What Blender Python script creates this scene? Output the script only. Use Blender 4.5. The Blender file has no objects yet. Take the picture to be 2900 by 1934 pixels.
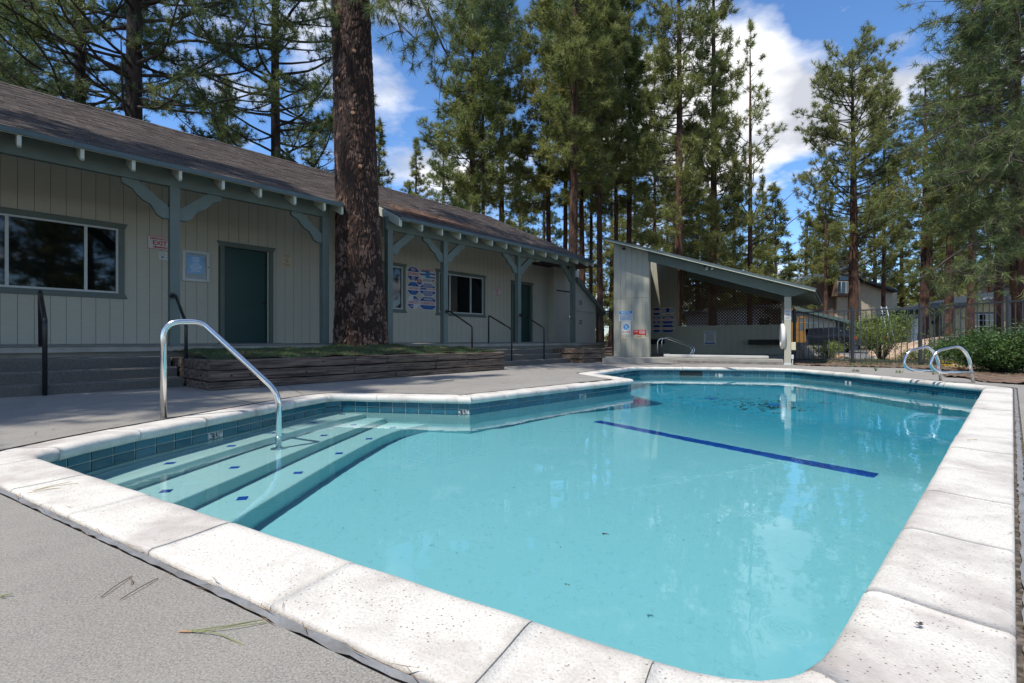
import bpy, math, random
import numpy as np
from mathutils import Vector, Matrix
from mathutils.geometry import tessellate_polygon
R = math.radians
random.seed(7); rng = np.random.default_rng(11)
SC = bpy.context.scene
COL = SC.collection

# ------------------------------------------------------------ camera, light, exposure
FX, EYE, HOR = 1370.0, 0.66, 963.0
cam = bpy.data.cameras.new('camera'); camo = bpy.data.objects.new('camera', cam); COL.objects.link(camo)
camo.location = (0, 0, EYE); camo.rotation_euler = (R(90), 0, 0)
cam.sensor_width = 36; cam.lens = 36*FX/2900; cam.shift_y = -4/2900; cam.clip_start = .05; cam.clip_end = 2000
SC.camera = camo
SUN_EL = 63; SHADOW = Vector((.70, .714))            # horizontal direction in which shadows fall
sun = bpy.data.lights.new('sun', 'SUN'); suno = bpy.data.objects.new('sun', sun); COL.objects.link(suno)
sun.energy = 3.2; sun.angle = R(.6); sun.color = (1, .95, .865)
sd = Vector((SHADOW.x*math.cos(R(SUN_EL)), SHADOW.y*math.cos(R(SUN_EL)), -math.sin(R(SUN_EL))))
suno.rotation_euler = sd.to_track_quat('-Z', 'Y').to_euler()
sun.cycles.is_caustics_light = True
W = bpy.data.worlds.new('World'); SC.world = W; W.use_nodes = True
SC.view_settings.view_transform = 'Standard'; SC.view_settings.look = 'None'; SC.view_settings.exposure = 0.60; SC.view_settings.gamma = 1
SC.cycles.use_denoising = True
SC.cycles.max_bounces = 7; SC.cycles.diffuse_bounces = 3; SC.cycles.glossy_bounces = 4; SC.cycles.transmission_bounces = 5
SC.cycles.transparent_max_bounces = 6; SC.cycles.caustics_refractive = True; SC.cycles.caustics_reflective = False
SC.cycles.sample_clamp_indirect = 4; SC.cycles.blur_glossy = .3

def world_nodes():
    nt = W.node_tree; N = nt.nodes; L = nt.links
    bg = N['Background']; bg.inputs[1].default_value = .15
    sky = N.new('ShaderNodeTexSky'); sky.sky_type = 'NISHITA'; sky.sun_disc = False
    sky.sun_elevation = R(SUN_EL); sky.sun_rotation = math.atan2(-SHADOW.x, -SHADOW.y)
    sky.altitude = 1900; sky.air_density = 1.0; sky.dust_density = .3; sky.ozone_density = 4.0
    hs = N.new('ShaderNodeHueSaturation'); hs.inputs['Saturation'].default_value = 1.12; hs.inputs['Value'].default_value = 1.1
    L.new(sky.outputs[0], hs.inputs['Color'])
    tc = N.new('ShaderNodeTexCoord'); sep = N.new('ShaderNodeSeparateXYZ'); L.new(tc.outputs['Generated'], sep.inputs[0])
    mz = N.new('ShaderNodeMath'); mz.operation = 'MAXIMUM'; mz.inputs[1].default_value = .04; L.new(sep.outputs[2], mz.inputs[0])
    az = N.new('ShaderNodeMath'); az.operation = 'ADD'; az.inputs[1].default_value = .18; L.new(mz.outputs[0], az.inputs[0])
    cb = N.new('ShaderNodeCombineXYZ')
    for i in (0, 1):
        dv = N.new('ShaderNodeMath'); dv.operation = 'DIVIDE'; L.new(sep.outputs[i], dv.inputs[0]); L.new(az.outputs[0], dv.inputs[1]); L.new(dv.outputs[0], cb.inputs[i])
    mp = N.new('ShaderNodeMapping'); mp.inputs['Location'].default_value = CLOUD_LOC; L.new(cb.outputs[0], mp.inputs[0])
    nz = N.new('ShaderNodeTexNoise'); nz.inputs['Scale'].default_value = 1.25; nz.inputs['Detail'].default_value = 9; nz.inputs['Roughness'].default_value = .58
    L.new(mp.outputs[0], nz.inputs['Vector'])
    cr = N.new('ShaderNodeValToRGB'); cr.color_ramp.elements[0].position = .50; cr.color_ramp.elements[1].position = .64
    L.new(nz.outputs[0], cr.inputs[0])
    # the big bank of cumulus up to the right of the view
    vt = N.new('ShaderNodeVectorMath'); vt.operation = 'DISTANCE'; L.new(cb.outputs[0], vt.inputs[0]); vt.inputs[1].default_value = (.66, 1.55, 0)
    nz2 = N.new('ShaderNodeTexNoise'); nz2.inputs['Scale'].default_value = 3.2; nz2.inputs['Detail'].default_value = 8; L.new(cb.outputs[0], nz2.inputs['Vector'])
    ad = N.new('ShaderNodeMath'); ad.operation = 'MULTIPLY_ADD'; ad.inputs[1].default_value = -.74; L.new(nz2.outputs[0], ad.inputs[0]); L.new(vt.outputs['Value'], ad.inputs[2])
    cr2 = N.new('ShaderNodeValToRGB'); cr2.color_ramp.elements[0].position = .0; cr2.color_ramp.elements[0].color = (1, 1, 1, 1)
    cr2.color_ramp.elements[1].position = .12; cr2.color_ramp.elements[1].color = (0, 0, 0, 1); L.new(ad.outputs[0], cr2.inputs[0])
    mx = N.new('ShaderNodeMath'); mx.operation = 'MAXIMUM'; L.new(cr.outputs[0], mx.inputs[0]); L.new(cr2.outputs[0], mx.inputs[1])
    nz3 = N.new('ShaderNodeTexNoise'); nz3.inputs['Scale'].default_value = 2.6; nz3.inputs['Detail'].default_value = 5; L.new(cb.outputs[0], nz3.inputs['Vector'])
    cc = N.new('ShaderNodeValToRGB'); cc.color_ramp.elements[0].color = (2.9, 3.05, 3.4, 1); cc.color_ramp.elements[1].color = (5.6, 5.6, 5.65, 1)
    cc.color_ramp.elements[0].position = .40; cc.color_ramp.elements[1].position = .56; L.new(nz3.outputs[0], cc.inputs[0])
    m = N.new('ShaderNodeMix'); m.data_type = 'RGBA'; L.new(mx.outputs[0], m.inputs[0]); L.new(hs.outputs[0], m.inputs[6]); L.new(cc.outputs[0], m.inputs[7])
    L.new(m.outputs[2], bg.inputs[0])
CLOUD_LOC = (3.1, .7, 0)
world_nodes()

# ------------------------------------------------------------ measuring helpers
def P(u, v, z=0.0):
    y = FX*(EYE-z)/(v-HOR); return ((u-1450)*y/FX, y)
def PD(u, y, v=None):
    x = (u-1450)*y/FX
    return (x, y) if v is None else (x, y, EYE-(v-HOR)*y/FX)
class Frame:
    """a vertical plane system: a runs along ex, b outwards along ey, z up"""
    def __init__(s, o, ex, ey): s.o = Vector(o); s.ex = Vector(ex).normalized(); s.ey = Vector(ey).normalized()
    def w(s, a, b, z):
        p = s.o + s.ex*a + s.ey*b; return (p.x, p.y, z)
    def a(s, u, b):
        k = (u-1450)/FX; q = s.o + s.ey*b
        return (k*q.y-q.x)/(s.ex.x-k*s.ex.y)
    def uv(s, u, v, b):
        a = s.a(u, b); q = s.o + s.ex*a + s.ey*b
        return a, EYE-(v-HOR)*q.y/FX
    def ab(s, x, y):
        q = Vector((x, y))-s.o; return q.dot(s.ex), q.dot(s.ey)
B = Frame((0, 0), (.6620, .7495), (.7495, -.6620))          # the clubhouse
# ------------------------------------------------------------ mesh helpers
class MB:
    def __init__(s): s.v = []; s.f = []; s.m = []
    def add(s, vs, fs, m=0):
        b = len(s.v); s.v += [tuple(v) for v in vs]; s.f += [tuple(i+b for i in f) for f in fs]; s.m += [m]*len(fs); return s
    def quad(s, a, b, c, d, m=0): return s.add([a, b, c, d], [(0, 1, 2, 3)], m)
    def hexa(s, p, m=0):    # p: 8 points, bottom ring then top ring
        return s.add(p, [(3, 2, 1, 0), (4, 5, 6, 7), (0, 1, 5, 4), (1, 2, 6, 5), (2, 3, 7, 6), (3, 0, 4, 7)], m)
    def box(s, x0, x1, y0, y1, z0, z1, m=0):
        return s.hexa([(x0, y0, z0), (x1, y0, z0), (x1, y1, z0), (x0, y1, z0), (x0, y0, z1), (x1, y0, z1), (x1, y1, z1), (x0, y1, z1)], m)
    def fbox(s, F, a0, a1, b0, b1, z0, z1, m=0):
        q = [(a0, b0), (a1, b0), (a1, b1), (a0, b1)]
        return s.hexa([F.w(a, b, z0) for a, b in q]+[F.w(a, b, z1) for a, b in q], m)
    def prism(s, pts, off, m=0):      # pts: 3d ring, off: extrusion vector
        n = len(pts); o = Vector(off)
        vs = [Vector(p) for p in pts]; vs += [p+o for p in vs]
        return s.add(vs, [tuple(range(n))[::-1], tuple(range(n, 2*n))]+[(i, (i+1) % n, n+(i+1) % n, n+i) for i in range(n)], m)
    def tube(s, pts, r, seg=8, m=0, cap=True):
        pts = [Vector(p) for p in pts]; rs = r if isinstance(r, (list, tuple)) else [r]*len(pts)
        rings = []; up = Vector((0, 0, 1)); prev = None
        for i, p in enumerate(pts):
            t = ((pts[min(i+1, len(pts)-1)]-p).normalized()+(p-pts[max(i-1, 0)]).normalized())
            t = t.normalized() if t.length > 1e-6 else Vector((0, 0, 1))
            if prev is None: a = t.cross(Vector((1, .3, 0)) if abs(t.z) > .9 else up).normalized()
            else: a = (prev-t*prev.dot(t)).normalized()
            prev = a; b2 = t.cross(a)
            rings.append([p+(a*math.cos(2*math.pi*k/seg)+b2*math.sin(2*math.pi*k/seg))*rs[i] for k in range(seg)])
        vs = [q for g in rings for q in g]; fs = []
        for i in range(len(pts)-1):
            for k in range(seg):
                fs.append((i*seg+k, i*seg+(k+1) % seg, (i+1)*seg+(k+1) % seg, (i+1)*seg+k))
        if cap: fs += [tuple(range(seg))[::-1], tuple(range(len(vs)-seg, len(vs)))]
        return s.add(vs, fs, m)
    def mesh(s, name, mats, smooth=False, org=(0, 0, 0), bevel=0):
        me = bpy.data.meshes.new(name); o = Vector(org)
        me.from_pydata([Vector(v)-o for v in s.v], [], s.f)
        for k in (mats if isinstance(mats, (list, tuple)) else [mats]): me.materials.append(k)
        if any(s.m): me.polygons.foreach_set('material_index', s.m)
        if smooth: me.shade_smooth() if hasattr(me, 'shade_smooth') else None
        me.update(); return me
def link(name, me, parent=None, loc=(0, 0, 0), rot=(0, 0, 0), **k):
    o = bpy.data.objects.new(name, me); COL.objects.link(o); o.location = loc; o.rotation_euler = rot
    if parent: o.parent = parent
    for a, b in k.items():
        if b: o[a] = b
    return o
def thing(name, label, cat, loc=(0, 0, 0), group=None, rot=(0, 0, 0)):
    return link(name, None, None, loc, rot, label=label, category=cat, group=group)
def part(name, mb, mat, parent, smooth=False, label=None, kind=None, bevel=0):
    org = parent.location if parent else (0, 0, 0)
    p = parent
    if p is not None and p.parent is not None: org = Vector(p.location)+Vector(p.parent.location)
    me = mb.mesh(name, mat, smooth, org)
    o = link(name, me, parent, label=label, kind=kind)
    if bevel: bev(o, bevel)
    return o
def bev(o, w, seg=1):
    m = o.modifiers.new('bevel', 'BEVEL'); m.width = w; m.segments = seg; m.limit_method = 'ANGLE'; m.angle_limit = R(40)
def struct(name, mb, mat, smooth=False, kind='structure'):
    return link(name, mb.mesh(name, mat, smooth), kind=kind)
def solo(name, mb, mat, label, cat, loc=(0, 0, 0), group=None, smooth=False, kind=None, bevel=0):
    o = link(name, mb.mesh(name, mat, smooth, loc), None, loc, label=label, category=cat, group=group, kind=kind)
    if bevel: bev(o, bevel)
    return o
def round_path(pts, r, n=6):
    """polyline in 3d with its inner corners rounded by radius-ish r"""
    pts = [Vector(p) for p in pts]; out = [pts[0]]
    for i in range(1, len(pts)-1):
        a = pts[i-1]-pts[i]; b = pts[i+1]-pts[i]; ra = r[i] if isinstance(r, (list, tuple)) else r
        t = min(ra, a.length*.49, b.length*.49); p0 = pts[i]+a.normalized()*t; p1 = pts[i]+b.normalized()*t
        for k in range(n+1):
            q = k/n; out.append(p0*(1-q)**2+pts[i]*2*q*(1-q)+p1*q*q)
    out.append(pts[-1]); return out

# ------------------------------------------------------------ materials
def mat(name, col, rough=.6, metal=0., var=.0, vscale=3., col2=None, bump=0., bscale=40., detail=6, spec=.5, stretch=None, ramp=(.35, .65), coord='Object', rot=0, isl=0., alpha=None, bdist=.01):
    m = bpy.data.materials.new(name); m.use_nodes = True; nt = m.node_tree; N = nt.nodes; L = nt.links
    b = N['Principled BSDF']; b.inputs['Roughness'].default_value = rough; b.inputs['Metallic'].default_value = metal
    b.inputs['Specular IOR Level'].default_value = spec
    b.inputs['Base Color'].default_value = (*col, 1)
    tc = N.new('ShaderNodeTexCoord'); vec = tc.outputs[coord]
    if rot:
        mr_ = N.new('ShaderNodeMapping'); mr_.inputs['Rotation'].default_value = (0, 0, rot); L.new(vec, mr_.inputs[0]); vec = mr_.outputs[0]
    if stretch:
        mp = N.new('ShaderNodeMapping'); mp.inputs['Scale'].default_value = stretch; L.new(vec, mp.inputs[0]); vec = mp.outputs[0]
    last = None
    if var or col2:
        nz = N.new('ShaderNodeTexNoise'); nz.inputs['Scale'].default_value = vscale; nz.inputs['Detail'].default_value = detail; nz.inputs['Roughness'].default_value = .6
        L.new(vec, nz.inputs['Vector'])
        cr = N.new('ShaderNodeValToRGB'); cr.color_ramp.elements[0].position = ramp[0]; cr.color_ramp.elements[1].position = ramp[1]
        c2 = col2 or tuple(c*(1+var) for c in col); c1 = col if col2 else tuple(c*(1-var) for c in col)
        cr.color_ramp.elements[0].color = (*c1, 1); cr.color_ramp.elements[1].color = (*c2, 1)
        L.new(nz.outputs[0], cr.inputs[0]); last = cr.outputs[0]; L.new(last, b.inputs['Base Color'])
    if isl:
        g = N.new('ShaderNodeNewGeometry'); hs = N.new('ShaderNodeHueSaturation'); mr = N.new('ShaderNodeMapRange')
        mr.inputs[3].default_value = 1-isl; mr.inputs[4].default_value = 1+isl; L.new(g.outputs['Random Per Island'], mr.inputs[0]); L.new(mr.outputs[0], hs.inputs['Value'])
        oi = N.new('ShaderNodeObjectInfo'); m2 = N.new('ShaderNodeMapRange'); m2.inputs[3].default_value = .487; m2.inputs[4].default_value = .513; L.new(oi.outputs['Random'], m2.inputs[0]); L.new(m2.outputs[0], hs.inputs['Hue'])
        if last: L.new(last, hs.inputs['Color'])
        else: hs.inputs['Color'].default_value = (*col, 1)
        last = hs.outputs[0]; L.new(last, b.inputs['Base Color'])
    if bump:
        nb = N.new('ShaderNodeTexNoise'); nb.inputs['Scale'].default_value = bscale; nb.inputs['Detail'].default_value = 5; L.new(vec, nb.inputs['Vector'])
        bp = N.new('ShaderNodeBump'); bp.inputs['Strength'].default_value = bump; bp.inputs['Distance'].default_value = bdist; L.new(nb.outputs[0], bp.inputs['Height']); L.new(bp.outputs[0], b.inputs['Normal'])
    return m
def nodes_of(m): return m.node_tree.nodes, m.node_tree.links, m.node_tree.nodes['Principled BSDF']
def mixc(N, L, fac, a, b, blend='MIX'):
    m = N.new('ShaderNodeMix'); m.data_type = 'RGBA'; m.blend_type = blend
    for i, x in ((0, fac), (6, a), (7, b)):
        if hasattr(x, 'is_linked'): L.new(x, m.inputs[i])
        elif isinstance(x, tuple): m.inputs[i].default_value = (*x, 1)
        else: m.inputs[i].default_value = x
    return m.outputs[2]
def noise(N, L, vec, scale, lo, hi, detail=5, rough=.6):
    n = N.new('ShaderNodeTexNoise'); n.inputs['Scale'].default_value = scale; n.inputs['Detail'].default_value = detail; n.inputs['Roughness'].default_value = rough
    if vec is not None: L.new(vec, n.inputs['Vector'])
    r = N.new('ShaderNodeMapRange'); r.inputs[1].default_value = lo; r.inputs[2].default_value = hi; L.new(n.outputs[0], r.inputs[0]); return r.outputs[0]

M = {}
M['siding'] = mat('siding_paint', (.56, .535, .44), .75, var=.05, vscale=2.5, bump=.25, bscale=14, stretch=(3, 3, 45), bdist=.004)
M['siding_shed'] = mat('shelter_siding_paint', (.44, .43, .355), .75, var=.06, vscale=2, bump=.3, bscale=14, stretch=(3, 3, 45), bdist=.004)
M['sheath'] = mat('groove_shadow_wood', (.14, .13, .10), .9)
M['trim'] = mat('green_grey_trim_paint', (.135, .17, .148), .55, var=.08, vscale=4, bump=.1, bscale=30)
M['fascia'] = mat('blue_grey_fascia_paint', (.085, .125, .135), .5, var=.1, vscale=5)
M['door'] = mat('dark_green_door_paint', (.010, .055, .050), .42, var=.08, vscale=3)
M['tail'] = mat('pale_rafter_paint', (.56, .58, .47), .6, var=.06, vscale=6)
M['shingle'] = mat('asphalt_shingle', (.072, .058, .050), .95, var=.35, vscale=5, isl=.28, bump=.5, bscale=160, bdist=.004)
M['white'] = mat('white_painted_metal', (.62, .65, .64), .4, var=.04)
M['glass'] = mat('dark_window_glass', (.004, .006, .007), .03, spec=.75)
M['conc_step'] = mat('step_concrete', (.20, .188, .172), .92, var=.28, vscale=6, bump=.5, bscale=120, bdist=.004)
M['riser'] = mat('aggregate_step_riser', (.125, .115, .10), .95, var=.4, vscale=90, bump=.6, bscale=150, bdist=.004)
M['conc_slab'] = mat('porch_concrete', (.34, .32, .285), .85, var=.14, vscale=4, bump=.3, bscale=60, bdist=.004)
M['timber'] = mat('weathered_railway_timber', (.036, .027, .021), .92, col2=(.20, .145, .11), vscale=3.2, bump=.8, bscale=5, stretch=(.6, 5, 11), bdist=.012, isl=.35, rot=-R(48.5), ramp=(.38, .68))
M['timber_end'] = M['timber']
M['timber_end'] = M['timber']
M['black'] = mat('black_painted_pipe', (.018, .018, .02), .35, var=.3, vscale=20)
M['iron'] = mat('black_iron_fence', (.045, .05, .058), .45)
M['steel'] = mat('brushed_stainless_steel', (.74, .74, .73), .17, metal=1, bump=.05, bscale=90)
M['turf'] = mat('green_turf', (.10, .075, .045), .85, col2=(.075, .15, .05), vscale=4, isl=.3)
M['soil'] = mat('needle_strewn_soil', (.085, .052, .035), .95, col2=(.22, .15, .105), vscale=4, bump=.8, bscale=50, bdist=.02)
M['asphalt'] = mat('driveway_asphalt', (.15, .15, .15), .9, var=.1, vscale=5)
M['sand'] = mat('pale_dirt_mound', (.46, .33, .24), .95, var=.2, vscale=2, bump=.8, bscale=12, bdist=.05)
M['rock'] = mat('granite_boulder', (.22, .19, .17), .9, col2=(.42, .37, .33), vscale=3, bump=.7, bscale=10, bdist=.04)
M['rock2'] = mat('orange_tinted_rock', (.42, .26, .15), .9, var=.25, vscale=4, bump=.5, bscale=12)
M['needle'] = mat('pine_needles', (.155, .19, .052), .5, col2=(.34, .35, .11), vscale=.55, isl=.45, detail=3)
M['needle_blue'] = mat('blue_green_pine_needles', (.10, .155, .055), .45, col2=(.22, .27, .095), vscale=.8, isl=.4, detail=3)
M['needle_dry'] = mat('dry_brown_needles', (.13, .07, .04), .8, col2=(.25, .15, .09), vscale=3, isl=.3)
M['bush'] = mat('shrub_leaves', (.03, .085, .02), .5, col2=(.085, .16, .035), vscale=3, isl=.35)
M['bush_light'] = mat('yellow_green_shrub_leaves', (.12, .18, .04), .5, col2=(.24, .31, .075), vscale=3, isl=.3)
for k, w in (('needle', .45), ('needle_blue', .42), ('bush', .3), ('bush_light', .35), ('turf', .2)):
    N, L, b = nodes_of(M[k]); tr = N.new('ShaderNodeBsdfTranslucent'); mx = N.new('ShaderNodeMixShader'); mx.inputs[0].default_value = w
    src = b.inputs['Base Color'].links[0].from_socket; L.new(src, tr.inputs[0]); L.new(b.outputs[0], mx.inputs[1]); L.new(tr.outputs[0], mx.inputs[2]); L.new(mx.outputs[0], N['Material Output'].inputs[0])
M['twig'] = mat('grey_brown_twig_bark', (.06, .047, .038), .9, var=.3, vscale=2)
M['bark'] = mat('brown_pine_bark', (.022, .013, .009), .95, col2=(.16, .075, .045), vscale=3.2, bump=1, bscale=9, stretch=(2.2, 2.2, .5), ramp=(.36, .66), bdist=.06)
M['bark_grey'] = mat('dark_grey_pine_bark', (.016, .013, .011), .95, col2=(.10, .07, .055), vscale=3.2, bump=1, bscale=9, stretch=(2.2, 2.2, .5), ramp=(.36, .66), bdist=.06)
M['lattice'] = mat('dark_brown_lattice_wood', (.085, .048, .031), .8, var=.2, vscale=8)
M['soffit'] = mat('green_soffit_paint', (.10, .145, .125), .6, var=.08, vscale=3)
M['spa'] = mat('spa_coping_plaster', (.45, .45, .44), .6, var=.1)
M['red'] = mat('red_sign_paint', (.55, .02, .02), .45); M['blue'] = mat('deep_blue_sign_paint', (.015, .04, .30), .45)
M['cyan'] = mat('bright_blue_print', (.03, .26, .60), .5); M['signwhite'] = mat('white_sign_enamel', (.66, .68, .67), .45)
M['bluegrey'] = mat('small_print_blue', (.05, .12, .38), .5); M['printwhite'] = mat('white_sign_print', (.70, .72, .72), .5)
M['printdark'] = mat('dark_sign_print', (.03, .03, .035), .5); M['cork'] = mat('tan_cork_board', (.30, .21, .12), .9, var=.1, vscale=30)
M['cream'] = mat('cream_sign_enamel', (.62, .58, .40), .5); M['orange'] = mat('orange_brown_print', (.45, .12, .04), .5)
M['yellow'] = mat('yellow_machine_paint', (.30, .15, .03), .5, var=.15, vscale=3); M['olive'] = mat('olive_yellow_siding', (.42, .38, .22), .8, var=.06)
M['brownsh'] = mat('brown_shingle_siding', (.19, .125, .095), .9, isl=.2); M['beige'] = mat('beige_stucco_siding', (.54, .45, .33), .85, var=.06)
M['navy'] = mat('dark_slate_trim', (.03, .04, .05), .6); M['mastic'] = mat('grey_joint_sealant', (.15, .145, .14), .95, col2=(.24, .245, .255), vscale=9, bump=.6, bscale=60, ramp=(.3, .6))
M['dirtline'] = mat('dirt_in_joint', (.05, .038, .03), .95, col2=(.20, .17, .14), vscale=40, ramp=(.45, .65))
M['ring'] = mat('white_life_ring', (.75, .74, .72), .5); M['alu'] = mat('aluminium_ladder', (.6, .62, .65), .35, metal=.6)
M['skim'] = mat('dark_skimmer_throat', (.008, .012, .012), .6); M['grout'] = mat('pale_tile_grout', (.36, .40, .36), .8, var=.1, vscale=30)
M['darkwood'] = mat('dark_bench_wood', (.03, .025, .02), .8)
M['shedwhite'] = mat('white_house_door', (.65, .68, .70), .5)
M['bulb'] = mat('frosted_floodlight_glass', (.6, .6, .57), .3)

def deck_material():
    m = mat('pool_deck_concrete', (.3, .3, .3), .9); N, L, b = nodes_of(m)
    tc = N.new('ShaderNodeTexCoord'); v = tc.outputs['Object']
    c = mixc(N, L, noise(N, L, v, 1.1, .35, .65, 6), (.215, .198, .174), (.278, .258, .231))
    c = mixc(N, L, noise(N, L, v, 4.5, .45, .75, 8, .75), c, (.175, .163, .148)); c = mixc(N, L, noise(N, L, v, .7, .55, .72, 6, .7), c, (.30, .285, .262))
    g = noise(N, L, v, 190, .42, .66, 3); c = mixc(N, L, g, c, (.35, .33, .30), 'MIX')
    vo = N.new('ShaderNodeTexVoronoi'); vo.inputs['Scale'].default_value = 170; L.new(v, vo.inputs['Vector'])
    r = N.new('ShaderNodeMapRange'); r.inputs[1].default_value = .15; r.inputs[2].default_value = .36; r.inputs[3].default_value = .8; r.inputs[4].default_value = 0; L.new(vo.outputs['Distance'], r.inputs[0])
    c = mixc(N, L, r.outputs[0], c, (.12, .115, .11))
    L.new(c, b.inputs['Base Color'])
    n1 = N.new('ShaderNodeTexNoise'); n1.inputs['Scale'].default_value = 330; n1.inputs['Detail'].default_value = 4; L.new(v, n1.inputs['Vector'])
    bp = N.new('ShaderNodeBump'); bp.inputs['Strength'].default_value = .22; bp.inputs['Distance'].default_value = .003; L.new(n1.outputs[0], bp.inputs['Height']); L.new(bp.outputs[0], b.inputs['Normal'])
    return m
M['deck'] = deck_material()
def coping_material():
    m = mat('precast_coping', (.6, .6, .6), .8); N, L, b = nodes_of(m)
    tc = N.new('ShaderNodeTexCoord'); v = tc.outputs['Object']; oi = N.new('ShaderNodeObjectInfo')
    c = mixc(N, L, noise(N, L, v, 2.1, .46, .66, 9, .66), (.68, .65, .59), (.40, .355, .33))
    c = mixc(N, L, noise(N, L, v, 170, .5, .72, 3), c, (.45, .41, .375))
    vo = N.new('ShaderNodeTexVoronoi'); vo.inputs['Scale'].default_value = 72; L.new(v, vo.inputs['Vector'])
    r = N.new('ShaderNodeMapRange'); r.inputs[1].default_value = .09; r.inputs[2].default_value = .2; r.inputs[3].default_value = 1; r.inputs[4].default_value = 0; L.new(vo.outputs['Distance'], r.inputs[0])
    gate = noise(N, L, v, 4.5, .40, .50, 3); mu = N.new('ShaderNodeMath'); mu.operation = 'MULTIPLY'; L.new(r.outputs[0], mu.inputs[0]); L.new(gate, mu.inputs[1])
    g2 = N.new('ShaderNodeMath'); g2.operation = 'GREATER_THAN'; g2.inputs[1].default_value = .28; sp = N.new('ShaderNodeSeparateColor'); L.new(vo.outputs['Color'], sp.inputs[0]); L.new(sp.outputs[0], g2.inputs[0])
    mu2 = N.new('ShaderNodeMath'); mu2.operation = 'MULTIPLY'; L.new(mu.outputs[0], mu2.inputs[0]); L.new(g2.outputs[0], mu2.inputs[1])
    c = mixc(N, L, mu2.outputs[0], c, (.17, .13, .09))
    L.new(c, b.inputs['Base Color'])
    sb = N.new('ShaderNodeMath'); sb.operation = 'MULTIPLY_ADD'; sb.inputs[1].default_value = -1.2; L.new(mu2.outputs[0], sb.inputs[0])
    n1 = N.new('ShaderNodeTexNoise'); n1.inputs['Scale'].default_value = 120; n1.inputs['Detail'].default_value = 4; L.new(v, n1.inputs['Vector']); L.new(n1.outputs[0], sb.inputs[2])
    bp = N.new('ShaderNodeBump'); bp.inputs['Strength'].default_value = .5; bp.inputs['Distance'].default_value = .004; L.new(sb.outputs[0], bp.inputs['Height']); L.new(bp.outputs[0], b.inputs['Normal'])
    return m
M['coping'] = coping_material()
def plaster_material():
    """aqua plaster, bluer with depth: light absorbed by the water painted into the colour"""
    m = mat('depth_tinted_plaster', (.5, .7, .7), .7); N, L, b = nodes_of(m)
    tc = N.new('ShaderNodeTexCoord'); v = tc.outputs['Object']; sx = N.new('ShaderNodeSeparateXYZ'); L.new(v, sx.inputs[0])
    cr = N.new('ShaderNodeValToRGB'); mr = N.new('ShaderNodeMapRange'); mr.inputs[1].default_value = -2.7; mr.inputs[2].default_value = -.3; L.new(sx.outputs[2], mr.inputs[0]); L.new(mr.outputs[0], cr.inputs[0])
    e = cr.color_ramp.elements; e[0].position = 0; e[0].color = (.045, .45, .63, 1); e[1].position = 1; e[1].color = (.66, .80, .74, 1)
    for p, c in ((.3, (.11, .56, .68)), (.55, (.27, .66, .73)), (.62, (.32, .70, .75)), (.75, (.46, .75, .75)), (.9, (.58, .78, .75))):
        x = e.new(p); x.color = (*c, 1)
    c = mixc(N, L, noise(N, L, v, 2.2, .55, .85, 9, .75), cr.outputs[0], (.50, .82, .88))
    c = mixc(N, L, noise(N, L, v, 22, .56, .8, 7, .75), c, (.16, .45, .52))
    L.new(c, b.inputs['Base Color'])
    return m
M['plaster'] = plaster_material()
def tile_mat(name, col):
    m = mat(name, col, .12, var=.14, vscale=9); N, L, b = nodes_of(m)
    oi = N.new('ShaderNodeObjectInfo'); hs = N.new('ShaderNodeHueSaturation'); mr = N.new('ShaderNodeMapRange'); mr.inputs[3].default_value = .8; mr.inputs[4].default_value = 1.2
    L.new(oi.outputs['Random'], mr.inputs[0]); L.new(mr.outputs[0], hs.inputs['Value']); L.new(b.inputs['Base Color'].links[0].from_socket, hs.inputs['Color']); L.new(hs.outputs[0], b.inputs['Base Color']); return m
M['tile'] = tile_mat('teal_glazed_tile', (.015, .105, .15)); M['tileblue'] = tile_mat('cobalt_glazed_tile', (.012, .085, .42))
M['tilewhite'] = mat('white_depth_tile', (.55, .57, .56), .3)
def water_material():
    m = bpy.data.materials.new('pool_water'); m.use_nodes = True; N = m.node_tree.nodes; L = m.node_tree.links; N.clear()
    o = N.new('ShaderNodeOutputMaterial'); g = N.new('ShaderNodeBsdfGlass'); g.inputs['IOR'].default_value = 1.33; g.inputs['Roughness'].default_value = 0
    g.inputs['Color'].default_value = (.88, .985, .995, 1); L.new(g.outputs[0], o.inputs[0])
    tc = N.new('ShaderNodeTexCoord'); v = tc.outputs['Object']
    n = N.new('ShaderNodeTexNoise'); n.inputs['Scale'].default_value = 3.5; n.inputs['Detail'].default_value = 3; L.new(v, n.inputs['Vector'])
    h = n.outputs[0]
    for (cx, cy, amp) in RIPPLES:
        vd = N.new('ShaderNodeVectorMath'); vd.operation = 'DISTANCE'; vd.inputs[1].default_value = (cx, cy, WZ); L.new(v, vd.inputs[0])
        w = N.new('ShaderNodeMath'); w.operation = 'MULTIPLY'; w.inputs[1].default_value = 330; L.new(vd.outputs['Value'], w.inputs[0])
        s = N.new('ShaderNodeMath'); s.operation = 'SINE'; L.new(w.outputs[0], s.inputs[0])
        r = N.new('ShaderNodeMapRange'); r.inputs[1].default_value = 0; r.inputs[2].default_value = .085; r.inputs[3].default_value = amp; r.inputs[4].default_value = 0; L.new(vd.outputs['Value'], r.inputs[0])
        k = N.new('ShaderNodeMath'); k.operation = 'MULTIPLY'; L.new(s.outputs[0], k.inputs[0]); L.new(r.outputs[0], k.inputs[1])
        a = N.new('ShaderNodeMath'); a.operation = 'ADD'; L.new(h, a.inputs[0]); L.new(k.outputs[0], a.inputs[1]); h = a.outputs[0]
    bp = N.new('ShaderNodeBump'); bp.inputs['Strength'].default_value = 1; bp.inputs['Distance'].default_value = .0016; L.new(h, bp.inputs['Height']); L.new(bp.outputs[0], g.inputs['Normal'])
    return m
WZ = -.192
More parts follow.
